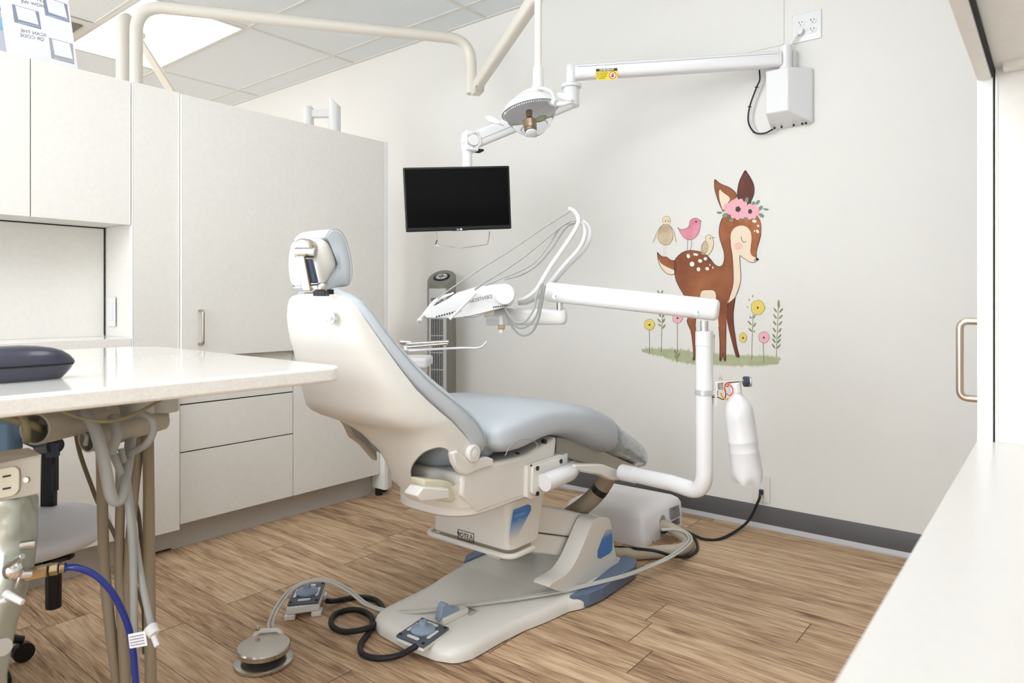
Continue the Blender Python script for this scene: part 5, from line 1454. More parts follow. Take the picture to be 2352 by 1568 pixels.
# ================================================================== ASSISTANT'S INSTRUMENTS BEYOND THE BACKREST
t = thing('suction_handpieces', W(1000, 795, 2.75), 'chrome and white suction handpieces sticking out beyond the backrest in front of the fan', 'dental instruments')
bm = BM(); cyl(bm, W(925, 790, 2.75), W(1030, 784, 2.7), .0055, n=16); tube(bm, [W(920, 785, 2.75), W(945, 787, 2.75)], .011, n=14, smooth=0); obj('chrome_tip', bm, M_chrome, t)
bm = BM(); cyl(bm, W(935, 797, 2.74), W(1028, 789, 2.68), .0055, n=16); obj('chrome_tip', bm, M_steel, t)
bm = BM(); tube(bm, [W(940, 805, 2.74), W(990, 802, 2.72), W(1060, 799, 2.7), W(1095, 799, 2.68), W(1108, 795, 2.68), W(1118, 784, 2.68)], [.006, .005, .0045, .0042, .004], n=12); obj('white_tip', bm, M_white2, t)
bm = BM(); obox(bm, W(960, 799, 2.76), Vector((CA, SA, 0))*.055, Vector((-SA, CA, 0))*.02, ez*.01); obj('holder', bm, M_white2, t, bevel=.004)
t = thing('assistant_tray', W(940, 830, 2.9), 'white rounded tray mostly hidden behind the backrest below the suction handpieces', 'tray')
bm = BM(); obox(bm, W(930, 830, 2.95), Vector((CA, SA, 0))*.11, Vector((-SA, CA, 0))*.1, ez*.022); obj('tray_body', bm, M_white2, t, bevel=.012, seg=4)
bm = BM(); cc1 = W(905, 838, 2.95); cc2 = W(860, 900, 3.0); tube(bm, [cc1, cc2, Vector((-2.2, 2.1, .55)), Vector((-1.66, 2.0, .47))], .016, n=14); obj('support_arm', bm, M_white2, t)
from mathutils.geometry import tessellate_polygon
# ================================================================== LEFT PENINSULA WORKTOP
IX0, IX1, IY1, IZ = -2.30, -1.222, .945, .86
t = thing('peninsula_worktop', (-1.76, .0, .83), 'glossy pale speckled worktop with rounded corners jutting in from the left', 'worktop')
pts = []
r1, r2 = .045, .13
for i in range(9): a = math.radians(90*i/8); pts.append((IX1-r1+r1*math.cos(a), IY1-r1+r1*math.sin(a)))
for i in range(9): a = math.radians(90+90*i/8); pts.append((IX0+r2+r2*math.cos(a), IY1+.05-r2+r2*math.sin(a)))
pts += [(IX0, -1.3), (IX1, -1.3)]
bm = BM(); prism(bm, [(x, y, IZ-.032) for x, y in pts], (0, 0, .032)); obj('slab', bm, M_top, t, bevel=.006, seg=4, sharp=30)
t = thing('worktop_pedestal', (-1.7, -.75, 0), 'cream cabinet carrying the peninsula worktop, outside the left edge of the photo', 'cabinet')
slab('cabinet_body', -2.2, -1.3, 0, -1.3, -.15, IZ-.033, M_lam, t)
# dark clamshell case lying on the worktop
cx_ = onZ(60, 872, IZ); 
t = thing('clamshell_case', (cx_.x-.02, cx_.y, IZ), 'dark blue-grey clamshell case lying on the peninsula worktop at the left edge', 'case')
e1 = onZ(183, 868, IZ); ea = Vector((0.05, 1, 0)).normalized()
ctr = Vector((e1.x-.035, e1.y-.1, IZ)); sa = Vector((ea.y, -ea.x, 0))
def case_ring(f, z0, z1):
    out = []
    for j in range(40):
        a = 2*math.pi*j/40; s = se(a, 2.3)
        out.append(ctr+ea*(.1*f*s[0])+sa*(.040*f*s[1])+ez*z0)
    return out
bm = BM(); loft(bm, [case_ring(f, z, 0) for f, z in ((.80, 0.001), (.87, .008), (.95, .018), (1.0, .027))]); obj('lower_shell', bm, M_case, t, sharp=60)
bm = BM(); 
def top_case(f, z): return [p+ez*0 for p in case_ring(f, z, 0)]
loft(bm, [top_case(f, z) for f, z in ((1.02, .029), (1.0, .034), (.93, .043), (.82, .051), (.66, .057), (.45, .061), (.2, .063))]); obj('upper_shell', bm, M_case, t, sharp=60)
bm = BM(); loft(bm, [top_case(1.0, .0255), top_case(1.0, .0285)]); obj('seam', bm, M_dark, t)

# ================================================================== SUCTION HOSE HOLDER UNDER THE WORKTOP
ZU = IZ-.032
def TU(pts, r, m, parent, name='hose', n=14, **k):
    bm = BM(); tube(bm, [W(*p) for p in pts], r, n=n, smooth=8); return obj(name, bm, m, parent, **k)
t = thing('hose_holder', W(200, 950, 1.35), 'taupe tubular hose holder fixed under the peninsula worktop with several hoses hanging from it', 'hose holder')
def pipe(p, q, r, m, parent, name):
    p = Vector(p); q = Vector(q); d_, u_, v_ = frame_of(q-p); n = 28; L_ = (q-p).length
    bm = BM(); rs = []
    for rr, h in ((r*.9, .001), (r, 0), (r, L_), (r*.86, L_), (r*.86, L_-.06), (r*.0+.001, L_-.062)):
        rs.append([bm.verts.new(p+d_*h+u_*(rr*math.cos(2*math.pi*i/n))+v_*(rr*math.sin(2*math.pi*i/n))) for i in range(n)])
    ring_bridge(bm, rs, cap0=True, cap1=False)
    return obj(name, bm, m, parent, sharp=50)
h1 = pipe(W(245, 950, 1.42), W(80, 985, 1.22), .029, M_taupe, t, 'holder_tube')
h2 = pipe(W(372, 962, 1.5), W(198, 1012, 1.34), .0235, M_taupe, t, 'holder_tube')
bm = BM(); cyl(bm, W(92, 945, 1.28), W(92, 975, 1.28), .022, n=24); obj('collar', bm, M_taupe, t, bevel=.002)
bm = BM(); cyl(bm, W(180, 925, 1.38), W(250, 945, 1.4), .028, .022, n=24); obj('swivel_body', bm, M_taupe, t, bevel=.004)
bm = BM(); a_ = W(325, 932, 1.5); cyl(bm, (a_.x, a_.y, a_.z-.028), (a_.x, a_.y, ZU+.0), .055, n=32); cyl(bm, (a_.x+.04, a_.y+.03, a_.z-.012), (a_.x+.04, a_.y+.03, ZU), .03, n=24); obj('mounting_hub', bm, mat('pale_grey_metal', (196, 196, 188), .35, coat=.2), t, bevel=.002)
bm = BM(); obox(bm, W(275, 958, 1.5), Vector((CA, SA, 0))*.03, Vector((-SA, CA, 0))*.03, ez*.004); obj('hub_plate', bm, M_navy, t)
bm = BM(); a_ = W(245, 975, 1.42); obox(bm, a_, Vector((CA, SA, 0))*.012, Vector((-SA, CA, 0))*.01, ez*.02); obj('clip', bm, M_brass, t, bevel=.001)
TU([(195, 948, 1.3), (215, 978, 1.27), (232, 1030, 1.25), (243, 1080, 1.25), (254, 1135, 1.26), (265, 1150, 1.27), (277, 1143, 1.28), (285, 1110, 1.3), (295, 1050, 1.36), (300, 1010, 1.42), (305, 975, 1.46)], .0105, M_hosegrey, t, 'ribbed_hose')
TU([(268, 960, 1.36), (258, 962, 1.34), (262, 975, 1.32), (268, 1000, 1.31), (255, 1040, 1.31)], .0095, M_hosegrey, t)
TU([(282, 962, 1.38), (320, 950, 1.36), (348, 962, 1.34), (352, 990, 1.34), (335, 1020, 1.34), (300, 1040, 1.35), (285, 1046, 1.36)], .0072, M_hosegrey, t)
TU([(255, 1035, 1.32), (275, 1080, 1.31), (292, 1140, 1.31), (304, 1250, 1.3), (308, 1400, 1.3), (312, 1500, 1.32), (315, 1640, 1.34)], .0068, M_hosegrey, t)
TU([(278, 1030, 1.34), (292, 1100, 1.33), (305, 1200, 1.32), (325, 1330, 1.31), (348, 1440, 1.3)], .0062, M_hosegrey, t)
TU([(232, 1010, 1.45), (235, 1150, 1.44), (240, 1300, 1.42), (252, 1430, 1.4), (270, 1570, 1.4), (280, 1700, 1.4)], .0105, M_hosebeige, t, 'vacuum_hose')
TU([(276, 1040, 1.46), (276, 1160, 1.45), (274, 1300, 1.43), (280, 1440, 1.4), (290, 1600, 1.38)], .0092, M_hosebeige, t, 'vacuum_hose')
TU([(322, 990, 1.5), (316, 1060, 1.48), (308, 1130, 1.46), (298, 1260, 1.44), (292, 1380, 1.42), (290, 1500, 1.4), (288, 1700, 1.38)], .0098, M_hosebeige, t, 'vacuum_hose')
TU([(340, 985, 1.5), (341, 1060, 1.48), (343, 1250, 1.46), (344, 1400, 1.44), (346, 1570, 1.42), (346, 1750, 1.4)], .0112, M_hosebeige, t, 'vacuum_hose')
TU([(172, 985, 1.5), (185, 1045, 1.52), (208, 1110, 1.54), (228, 1160, 1.56), (262, 1225, 1.56), (290, 1300, 1.54), (330, 1400, 1.5), (352, 1540, 1.5)], .0046, mat('brown_tube', (110, 98, 76), .5), t, 'thin_tube')
TU([(296, 1020, 1.5), (303, 1120, 1.5), (318, 1180, 1.5), (325, 1260, 1.48), (330, 1400, 1.46), (332, 1500, 1.46)], .0042, MATS['brown_tube'], t, 'thin_tube')
TU([(332, 1060, 1.5), (330, 1200, 1.5), (330, 1400, 1.48)], .002, mat('olive_wire', (150, 140, 86), .5), t, 'thin_wire')
TU([(130, 938, 1.24), (170, 955, 1.24), (215, 966, 1.24), (265, 966, 1.26), (320, 945, 1.3), (375, 915, 1.36)], .0032, mat('khaki_cord', (140, 132, 100), .5), t, 'sagging_cord')
TU([(190, 990, 1.36), (200, 1000, 1.34), (196, 1022, 1.33)], .004, M_hosegrey2, t, 'short_strap')
TU([(0, 955, 1.2), (40, 966, 1.2), (80, 978, 1.22), (95, 985, 1.24)], .007, MATS['khaki_cord'], t, 'cord')
TU([(45, 948, 1.2), (58, 970, 1.19), (62, 1000, 1.19), (60, 1012, 1.2)], .006, MATS['khaki_cord'], t, 'cord')
bm = BM(); a_, b_ = W(344, 1440, 1.295), W(352, 1452, 1.29); cyl(bm, a_, b_+(b_-a_)*.4, .0125, .01, n=16); cyl(bm, W(350, 1455, 1.29), W(361, 1484, 1.28), .005, n=12); obj('hose_end_cap', bm, M_white2, t, bevel=.001)
# blue air hose with its tag
t = thing('blue_air_hose', W(250, 1360, 1.2), 'bright blue air hose curving down from the brass fitting at the lower left', 'hose')
bm = BM(); tube(bm, [W(*p) for p in ((146, 1303, 1.16), (175, 1303, 1.16), (215, 1318, 1.17), (250, 1350, 1.18), (275, 1390, 1.19), (295, 1440, 1.2), (305, 1490, 1.2), (310, 1540, 1.2), (314, 1600, 1.2), (318, 1700, 1.2))], .0056, n=14); bh = obj('hose', bm, M_blueh, t)
bm = BM(); q = [W(294, 1457, 1.185), W(333, 1449, 1.19), (W(338, 1482, 1.19)), W(298, 1489, 1.185)]
prism(bm, q, Vector((-SA, CA, 0))*.0012); tg_ = obj('tag', bm, M_paper, t, smooth=False, label='white paper tag')
bm = BM()
for k in range(4):
    a = q[0]+(q[3]-q[0])*(.2+.2*k); b = q[1]+(q[2]-q[1])*(.2+.2*k); w = .36
    for m_ in range(6):
        c_ = a+(b-a)*(.14+.14*m_)+Vector((SA, -CA, 0))*.0009
        obox(bm, c_, (b-a)*.055, (q[3]-q[0]).normalized()*.0007, Vector((-SA, CA, 0))*.0002)
obj('print', bm, M_ink, tg_, smooth=False)
# steel outlet box
t = thing('metal_outlet_box', W(40, 1100, 1.12), 'grey metal outlet box with a duplex socket hanging below the worktop at the left edge', 'outlet box')
DO = 1.12
nv = Vector((SA, -CA, 0)); rt = Vector((CA, SA, 0))
fp = [W(-60, 1076, DO), W(95, 1046, DO), W(93, 1133, DO), W(-60, 1165, DO)]
bm = BM(); fb = [p-nv*.05-rt*(.045 if k in (1, 2) else 0) for k, p in enumerate(fp)]; loft(bm, [fp, fb]); obj('box', bm, M_taupe, t, bevel=.0015, smooth=False)
tp = [W(-60, 1078, DO), W(95, 1046, DO), W(66, 1030, DO+.04), W(-60, 1045, DO+.04)]
bm = BM(); prism(bm, tp, ez*.0015); obj('cover', bm, M_taupe, t, smooth=False)
oc_ = W(14, 1107, DO)+nv*.001
du_ = (fp[1]-fp[0]).normalized(); dv_ = ez
bm = BM(); pts = [oc_+du_*(x)+dv_*(y) for x, y in rrect(-.002, 0, .026, .0235, .0125, 8)]; prism(bm, pts, nv*.003); so = obj('socket', bm, mat('ivory_socket', (222, 216, 196), .4), t)
bm = BM()
for y in (.011, -.009): obox(bm, W(20, 1107, DO)+nv*.0045+dv_*y, du_*.0066, dv_*.0014, nv*.0004)
cyl(bm, oc_-du_*.016+nv*.004, oc_-du_*.016+nv*.0048, .003, n=12)
obj('slots', bm, M_dark, so, smooth=False)
bm = BM(); s_ = W(62, 1101, DO); cyl(bm, s_, s_+nv*.003, .005, n=16); obj('screw', bm, M_steel, t, bevel=.0005)
# clear-wrapped metal column at the far left with its fittings
t = thing('wrapped_utility_column', W(20, 1300, 1.1), 'shiny plastic-wrapped grey metal utility column with taps at the lower left edge', 'utility column')
rg = []
for py, x0_, x1_, dd_ in ((1150, -90, 32, 1.12), (1165, -90, 38, 1.12), (1260, -90, 36, 1.12), (1330, -90, 26, 1.11), (1400, -90, 4, 1.1), (1500, -90, -28, 1.08), (1600, -90, -50, 1.06)):
    L0, L1 = W(x0_, py, dd_), W(x1_, py, dd_); m_ = (L0+L1)/2; h_ = (L1-L0)/2
    rg.append([m_+h_*se(2*math.pi*j/32, 3.4)[0]+Vector((-SA, CA, 0))*(.035*se(2*math.pi*j/32, 3.4)[1]+.035) for j in range(32)])
rg.append([Vector((p.x, p.y, 0)) for p in rg[-1]])
bm = BM(); loft(bm, rg); obj('wrapped_body', bm, mat('wrapped_metal', (176, 180, 170), .16, metal=.3, coat=.5, bump=1.0, bscale=9, bdist=.03), t, sharp=60)
bm = BM(); a_, b_ = W(62, 1320, 1.14), W(114, 1308, 1.15); obox(bm, (a_+b_)/2, (b_-a_)/2, Vector((-SA, CA, 0))*.009, ez*.0095); obj('brass_block', bm, M_brass, t, bevel=.002)
bm = BM(); cyl(bm, b_, W(134, 1305, 1.155), .0105, n=6); cyl(bm, W(134, 1305, 1.155), W(147, 1303, 1.16), .0085, n=20); obj('hose_nut', bm, M_brass, t, bevel=.001)
bm = BM(); cyl(bm, W(145, 1303, 1.16), W(150, 1303, 1.16), .0075, n=16); obj('black_washer', bm, M_black, t)
bm = BM(); cyl(bm, W(45, 1253, 1.11), W(82, 1248, 1.12), .0075, n=16); obj('upper_spout', bm, M_steel, t, bevel=.001)
bm = BM(); ellipsoid(bm, W(30, 1308, 1.1), .015, .015, .017); cyl(bm, W(18, 1300, 1.09), W(52, 1276, 1.08), .0045, n=12); cyl(bm, W(30, 1320, 1.1), W(70, 1318, 1.12), .0075, n=12); cyl(bm, W(35, 1350, 1.1), W(45, 1325, 1.1), .002, n=8); obj('tap', bm, M_chrome, t, bevel=.001)
bm = BM(); cyl(bm, W(12, 1362, 1.08), W(52, 1383, 1.07), .006, .0045, n=14); cyl(bm, W(-10, 1385, 1.08), W(16, 1375, 1.08), .0045, n=14); obj('lever', bm, M_white2, t, bevel=.001)
bm = BM(); cyl(bm, W(0, 1484, 1.06), W(6, 1486, 1.05), .013, n=20); obj('port', bm, M_steel, t)
# ================================================================== STOOL
SD = 1.8
sc_ = onZ(42, 1203, .44)
scx, scy = sc_.x, sc_.y
t = thing('wheeled_stool', (scx, scy, 0), 'low stool with pale blue-grey round seat and black gas column under the worktop', 'stool')
bm = BM(); lathe(bm, [(.0, -.035), (.13, -.035), (.182, -.022), (.205, .0), (.201, .02), (.178, .034), (.11, .042), (0, .043)], (scx, scy, .41), n=56, cap=False); obj('seat', bm, M_vinyl2, t, sharp=180)
c0_ = W(123, 1290, SD); 
bm = BM(); lathe(bm, [(.05, -.06), (.09, -.03), (.1, 0)], (scx+.0, scy, .375), n=28); obj('seat_mechanism', bm, M_black, t)
cxx, cyy = c0_.x, c0_.y
bm = BM(); z_ = W(123, 1395, SD).z; cyl(bm, (cxx, cyy, z_), (cxx, cyy, .37), .0185, n=24); cyl(bm, (cxx, cyy, z_+.12), (cxx, cyy, .37), .0215, n=24); obj('lift_handle', bm, M_black, t, bevel=.002)
bcx = W(-80, 1290, SD); bm = BM(); cyl(bm, (bcx.x, bcx.y, .07), (bcx.x, bcx.y, .37), .025, n=24); obj('gas_column', bm, M_black, t)
bm = BM(); a_, b_ = W(98, 1288, 1.72), W(168, 1277, 1.68); d_ = (b_-a_); nn = Vector((-SA, CA, 0))
loft(bm, [[a_+d_*f+nn*(w*se(2*math.pi*j/16, 2.4)[0])+ez*(h*se(2*math.pi*j/16, 2.4)[1]) for j in range(16)] for f, w, h in ((0, .02, .009), (.3, .02, .009), (.6, .018, .008), (.95, .014, .006), (1, .008, .003))]); obj('height_lever', bm, M_black, t)
bm = BM(); 
for k in range(5):
    q = math.radians(72*k+20); e_ = Vector((math.cos(q), math.sin(q), 0))
    base_c = Vector((bcx.x, bcx.y, 0)); tube(bm, [base_c+ez*.09, base_c+e_*.08+ez*.08, base_c+e_*.13+ez*.06], [.018, .014, .01], n=10)
    cyl(bm, base_c+e_*.13+Vector((-e_.y, e_.x, 0))*.012+ez*.026, base_c+e_*.13-Vector((-e_.y, e_.x, 0))*.012+ez*.026, .026, n=18)
obj('star_base', bm, M_black, t)
bm = BM(); a_, b_ = W(113, 1010, 1.78), W(112, 1180, 1.85); obox(bm, (a_+b_)/2, Vector((CA, SA, 0))*.017, nn*.01, (b_-a_)/2); obox(bm, W(127, 1075, 1.8), Vector((CA, SA, 0))*.005, nn*.008, ez*.06); obj('back_upright', bm, M_black, t, bevel=.002)
bm = BM(); cyl(bm, W(128, 1022, 1.74), W(96, 1024, 1.8), .021, n=24); obj('tilt_knuckle', bm, M_black, t, bevel=.003)
bm = BM(); obox(bm, W(122, 1032, 1.74), Vector((CA, SA, 0))*.012, nn*.01, ez*.018); obj('tilt_plate', bm, M_navy, t, bevel=.002)
bm = BM(); obox(bm, W(-10, 1000, 1.8), Vector((CA, SA, 0))*.06, nn*.025, ez*.045); obj('back_pad', bm, mat('light_blue_vinyl', (112, 146, 180), .5), t, bevel=.012, seg=4)
bm = BM(); tube(bm, [W(96, 1024, 1.8), W(40, 1000, 1.84), W(20, 985, 1.84)], .012, n=12); obj('back_arm', bm, M_black, t)

# ================================================================== WALL DECALS
def MP(x, y, off):      # crop coordinates -> wall
    return onY(1440+x/3.1355, 370+y/3.1355, WY-off)
LAYN = [0]
def dec(parent, name, pts, m, lay, sm=3, closed=True, label=None):
    LAYN[0] = (LAYN[0]+1) % 12
    off = .0006+.0004*lay+.00003*LAYN[0]
    P2 = [Vector((x, y, 0)) for x, y in pts]
    if sm: P2 = smooth_path(P2, sm, closed=True)
    P = [MP(p.x, p.y, off) for p in P2]
    tris = tessellate_polygon([P2])
    bm = BM(); vs = [bm.verts.new(p) for p in P]
    for tr in tris: face(bm, [vs[i] for i in tr])
    return obj(name, bm, m, parent, smooth=False, label=label)
def ell(cx, cy, rx, ry, rot=0, n=20, wob=0, lobes=5):
    out = []
    for i in range(n):
        a = 2*math.pi*i/n; k = 1+wob*math.cos(lobes*a)
        x, y = rx*k*math.cos(a), ry*k*math.sin(a); r = math.radians(rot)
        out.append((cx+x*math.cos(r)-y*math.sin(r), cy+x*math.sin(r)+y*math.cos(r)))
    return out
def line(bm, pts, w, lay, sm=4):
    P = smooth_path([Vector((x, y, 0)) for x, y in pts], sm) if sm and len(pts) > 2 else [Vector((x, y, 0)) for x, y in pts]
    L_, R_ = [], []
    for i, p in enumerate(P):
        d = P[min(i+1, len(P)-1)]-P[max(i-1, 0)]
        if d.length < 1e-6: d = Vector((1, 0, 0))
        n = Vector((-d.y, d.x, 0)).normalized()*w/2
        L_.append(bm.verts.new(MP(p.x+n.x, p.y+n.y, .0006+.0004*lay))); R_.append(bm.verts.new(MP(p.x-n.x, p.y-n.y, .0006+.0004*lay)))
    for i in range(len(P)-1): face(bm, (L_[i], L_[i+1], R_[i+1], R_[i]))
def outline(parent, loops, w, m, lay, name='outline'):
    bm = BM()
    for l in loops: line(bm, l, w, lay)
    return obj(name, bm, m, parent, smooth=False)
D_brown = wash_material('deer_brown_wash', (132, 80, 58), (168, 108, 76), 6)
D_dark = wash_material('dark_ear_wash', (98, 66, 60), (120, 78, 66), 10)
D_leg = wash_material('far_leg_wash', (112, 66, 52), (130, 78, 58), 9)
D_head = wash_material('head_wash', (138, 82, 56), (180, 116, 78), 9)
D_cream = mat('decal_cream', (238, 220, 196), .8, spec=.2)
D_blush = mat('decal_blush', (236, 196, 178), .8, spec=.2)
D_line = mat('decal_line', (56, 44, 42), .8, spec=.2)
D_pink = mat('decal_pink', (238, 180, 190), .8, spec=.2)
D_pink2 = wash_material('decal_bird_pink', (212, 128, 148), (232, 162, 176), 12)
D_tan = wash_material('decal_tan', (190, 168, 140), (222, 204, 174), 12)
D_tan2 = mat('decal_pale_tan', (232, 216, 184), .8, spec=.2)
D_yel = mat('decal_yellow', (230, 208, 112), .8, spec=.2)
D_green = mat('decal_leaf_green', (128, 148, 130), .8, spec=.2)
D_green2 = mat('decal_sprig_green', (142, 150, 106), .8, spec=.2)
D_grass = wash_material('decal_grass', (172, 178, 142), (184, 188, 154), 20)
D_white = mat('decal_white', (244, 240, 232), .8, spec=.2)
D_stem = mat('decal_stem', (112, 108, 78), .8, spec=.2)
D_centre = mat('decal_flower_centre', (92, 74, 70), .8, spec=.2)
# grass
random.seed(3)
def fringe(topl, botl):
    def walk(l, up):
        out = []
        for (x0, y0), (x1, y1) in zip(l, l[1:]):
            n = max(1, int(abs(x1-x0)/8))
            for i in range(n):
                f = i/n; x = x0+(x1-x0)*f; y = y0+(y1-y0)*f; s = (x1-x0)/n
                out.append((x, y)); out.append((x+s*.5+random.uniform(-3, 3), y+up*random.uniform(4, 24)))
        return out
    return walk(topl, -1)+walk(botl, 1)
t = thing('grass_decal', MP(600, 1480, 0), 'pale green grass strip decal on the wall under the deer', 'wall decal')
dec(t, 'grass', fringe([(105, 1362), (150, 1350), (230, 1356), (300, 1358), (420, 1365), (520, 1388), (640, 1392), (810, 1402), (1000, 1408), (1110, 1420)], [(1110, 1425), (1085, 1455), (960, 1466), (760, 1468), (620, 1458), (520, 1460), (430, 1448), (330, 1428), (270, 1402), (190, 1388), (110, 1368)]), D_grass, 0, sm=0)
# deer
t = thing('deer_decal', MP(700, 1430, 0), 'brown deer wall decal with closed eye, white spots and a pink flower crown', 'wall decal')
far_leg = [(742, 1000), (780, 985), (771, 1050), (766, 1100), (769, 1180), (780, 1260), (793, 1340), (806, 1390), (809, 1413), (790, 1410), (783, 1403), (765, 1340), (745, 1262), (728, 1190), (716, 1120), (718, 1060)]
dec(t, 'far_leg', far_leg, D_leg, 1)
tail = [(218, 655), (250, 685), (285, 690), (315, 712), (345, 718), (356, 750), (350, 780), (340, 812), (305, 815), (270, 795), (240, 755), (224, 705)]
dec(t, 'tail', tail, D_brown, 1)
dec(t, 'tail_underside', [(225, 700), (245, 735), (285, 760), (325, 778), (341, 786), (339, 812), (305, 814), (270, 795), (240, 757)], D_cream, 2)
earR = [(852, 65), (880, 105), (905, 150), (916, 195), (912, 240), (895, 285), (886, 312), (840, 300), (800, 270), (796, 220), (805, 160), (825, 110)]
dec(t, 'ear', earR, D_dark, 1, label='dark brown raised ear')
body = [(343, 716), (366, 684), (402, 656), (450, 642), (500, 646), (540, 657), (572, 676), (602, 706), (628, 740), (650, 755), (670, 758), (687, 748), (697, 722), (701, 690), (697, 650), (685, 610), (672, 570), (664, 530), (664, 490), (672, 445), (690, 405), (740, 385), (850, 378), (925, 388), (955, 415), (967, 462), (966, 520), (953, 575), (938, 625), (931, 665), (932, 695), (915, 715), (880, 720), (845, 702), (814, 681), (812, 715), (817, 780), (820, 830), (814, 885), (797, 940), (775, 985), (745, 1005), (728, 1040), (718, 1120), (714, 1200), (712, 1300), (711, 1380), (712, 1438), (700, 1440), (690, 1410), (680, 1438), (667, 1436), (668, 1380), (667, 1280), (661, 1190), (652, 1120), (620, 1060), (560, 1050), (515, 1070), (498, 1120), (492, 1180), (500, 1260), (513, 1340), (520, 1400), (508, 1432), (480, 1424), (475, 1360), (467, 1280), (455, 1212), (433, 1155), (440, 1120), (438, 1050), (415, 975), (377, 908), (352, 852), (343, 795)]
dec(t, 'body', body, D_brown, 2)
dec(t, 'face_side', [(690, 412), (740, 390), (850, 380), (922, 390), (952, 416), (964, 462), (963, 520), (950, 575), (935, 625), (929, 690), (905, 690), (893, 650), (896, 600), (896, 550), (887, 505), (863, 475), (825, 463), (782, 475), (754, 510), (720, 520), (700, 470)], D_head, 3)
dec(t, 'face_patch', [(745, 562), (752, 512), (780, 477), (825, 463), (864, 475), (888, 505), (897, 550), (892, 610), (889, 650), (900, 680), (930, 696), (936, 712), (915, 727), (885, 724), (848, 702), (813, 679), (811, 700), (815, 760), (819, 825), (813, 882), (795, 937), (772, 985), (725, 1022), (740, 975), (757, 920), (766, 868), (766, 800), (762, 720), (756, 660), (747, 610)], D_cream, 4)
dec(t, 'blush', ell(803, 612, 30, 28, 0, 24), D_blush, 5)
dec(t, 'nose', ell(939, 706, 10, 9, 20, 14), D_line, 6)
dec(t, 'belly_patch', [(529, 985), (530, 955), (545, 933), (580, 929), (622, 931), (638, 955), (636, 1000), (580, 1010), (535, 1000)], D_cream, 3)
earL = [(632, 130), (675, 163), (735, 188), (772, 216), (790, 243), (785, 268), (745, 290), (715, 345), (692, 362), (668, 315), (645, 250), (630, 190)]
dec(t, 'ear', earL, D_brown, 3, label='brown ear with cream inside')
dec(t, 'ear_inside', [(667, 205), (690, 224), (742, 268), (712, 320), (692, 352), (674, 305), (664, 255)], D_cream, 4)
for (x, y, a, b, r) in ((442, 683, 12, 16, -20), (495, 672, 18, 9, 10), (527, 718, 15, 13, 15), (565, 702, 13, 12, 0), (469, 741, 17, 18, 0), (515, 778, 13, 15, 0), (578, 774, 14, 12, 20), (597, 747, 5, 5, 0), (619, 766, 4, 9, -20), (918, 432, 16, 11, 10), (945, 466, 7, 9, -30), (940, 505, 9, 14, -30), (919, 503, 4, 8, 10)):
    dec(t, 'spot', ell(x, y, a, b, r, 16), D_white, 6, sm=0)
for (x0, y0) in ((478, 1424), (505, 1424), (673, 1424), (704, 1424), (797, 1402)):
    dec(t, 'hoof', ell(x0+2, y0, 7, 12, 0, 12), mat('decal_hoof', (70, 74, 70), .8), 5, sm=0)
outline(t, [body[:21], body[26:32]+[(935, 712), (915, 729), (885, 726), (850, 705), (815, 680), (812, 700), (816, 770), (820, 830), (814, 885), (797, 940), (776, 985)], far_leg[1:9], tail+[tail[0]], earL[:6], earL[8:]+[earL[0]], earR+[earR[0]], [(498, 1120), (492, 1180), (500, 1260), (513, 1340), (520, 1400)], body[-8:]+[body[0]], [(714, 1150), (713, 1250), (711, 1380), (711, 1438)], [(660, 1190), (667, 1280), (668, 1380), (667, 1436)], [(745, 562), (747, 610), (756, 660), (762, 720), (766, 800), (766, 868), (757, 920), (740, 975), (722, 1050)], [(487, 1420), (492, 1370), (488, 1350)], [(690, 1412), (690, 1380)]], 3.0, D_line, 6)
outline(t, [[(822, 543), (827, 566), (840, 583), (858, 578)]], 3.6, D_line, 7, name='closed_eye')
for (x, y, a, b, r) in ((665, 370, 20, 8, 0), (708, 390, 23, 16, -30), (752, 425, 17, 14, 0), (863, 280, 13, 21, 10), (910, 305, 11, 17, 15), (941, 295, 10, 19, 40), (962, 336, 12, 19, 40), (1000, 346, 20, 7, 5), (968, 390, 20, 12, 35), (870, 412, 22, 14, 0), (912, 412, 16, 11, 0), (815, 430, 5, 10, 0)):
    dec(t, 'crown_leaf', ell(x, y, a, b, r, 16), D_green, 7, sm=0)
def scallop(cx, cy, r, n, depth, rot=0, ry=1):
    out = []
    for i in range(n*6):
        a = 2*math.pi*i/(n*6); k = r*(1+depth*abs(math.sin(n*a/2)))
        out.append((cx+k*math.cos(a+rot), cy+ry*k*math.sin(a+rot)))
    return out
fl1 = dec(t, 'crown_flower', scallop(800, 345, 66, 11, .2, .2, 1.0), D_pink, 8, sm=0)
dec(t, 'crown_flower', scallop(893, 363, 50, 9, .22, 0, .95), D_pink, 8, sm=0)
dec(t, 'crown_flower', scallop(728, 335, 28, 7, .25), D_pink, 8, sm=0)
dec(t, 'flower_centre', ell(800, 346, 19, 21, 0, 16, .08, 5), D_centre, 9, sm=0)
dec(t, 'flower_centre', ell(887, 362, 15, 17, 0, 16, .08, 5), D_centre, 9, sm=0)
outline(t, [[(775, 290), (790, 318)], [(830, 280), (818, 315)], [(745, 330), (772, 340)], [(760, 395), (782, 370)], [(845, 375), (822, 360)], [(915, 320), (900, 345)], [(860, 400), (875, 382)], [(930, 380), (906, 370)], [(700, 330), (735, 325)], [(800, 410), (800, 375)]], 1.4, mat('decal_pink_line', (214, 140, 156), .8), 9, name='petal_lines')
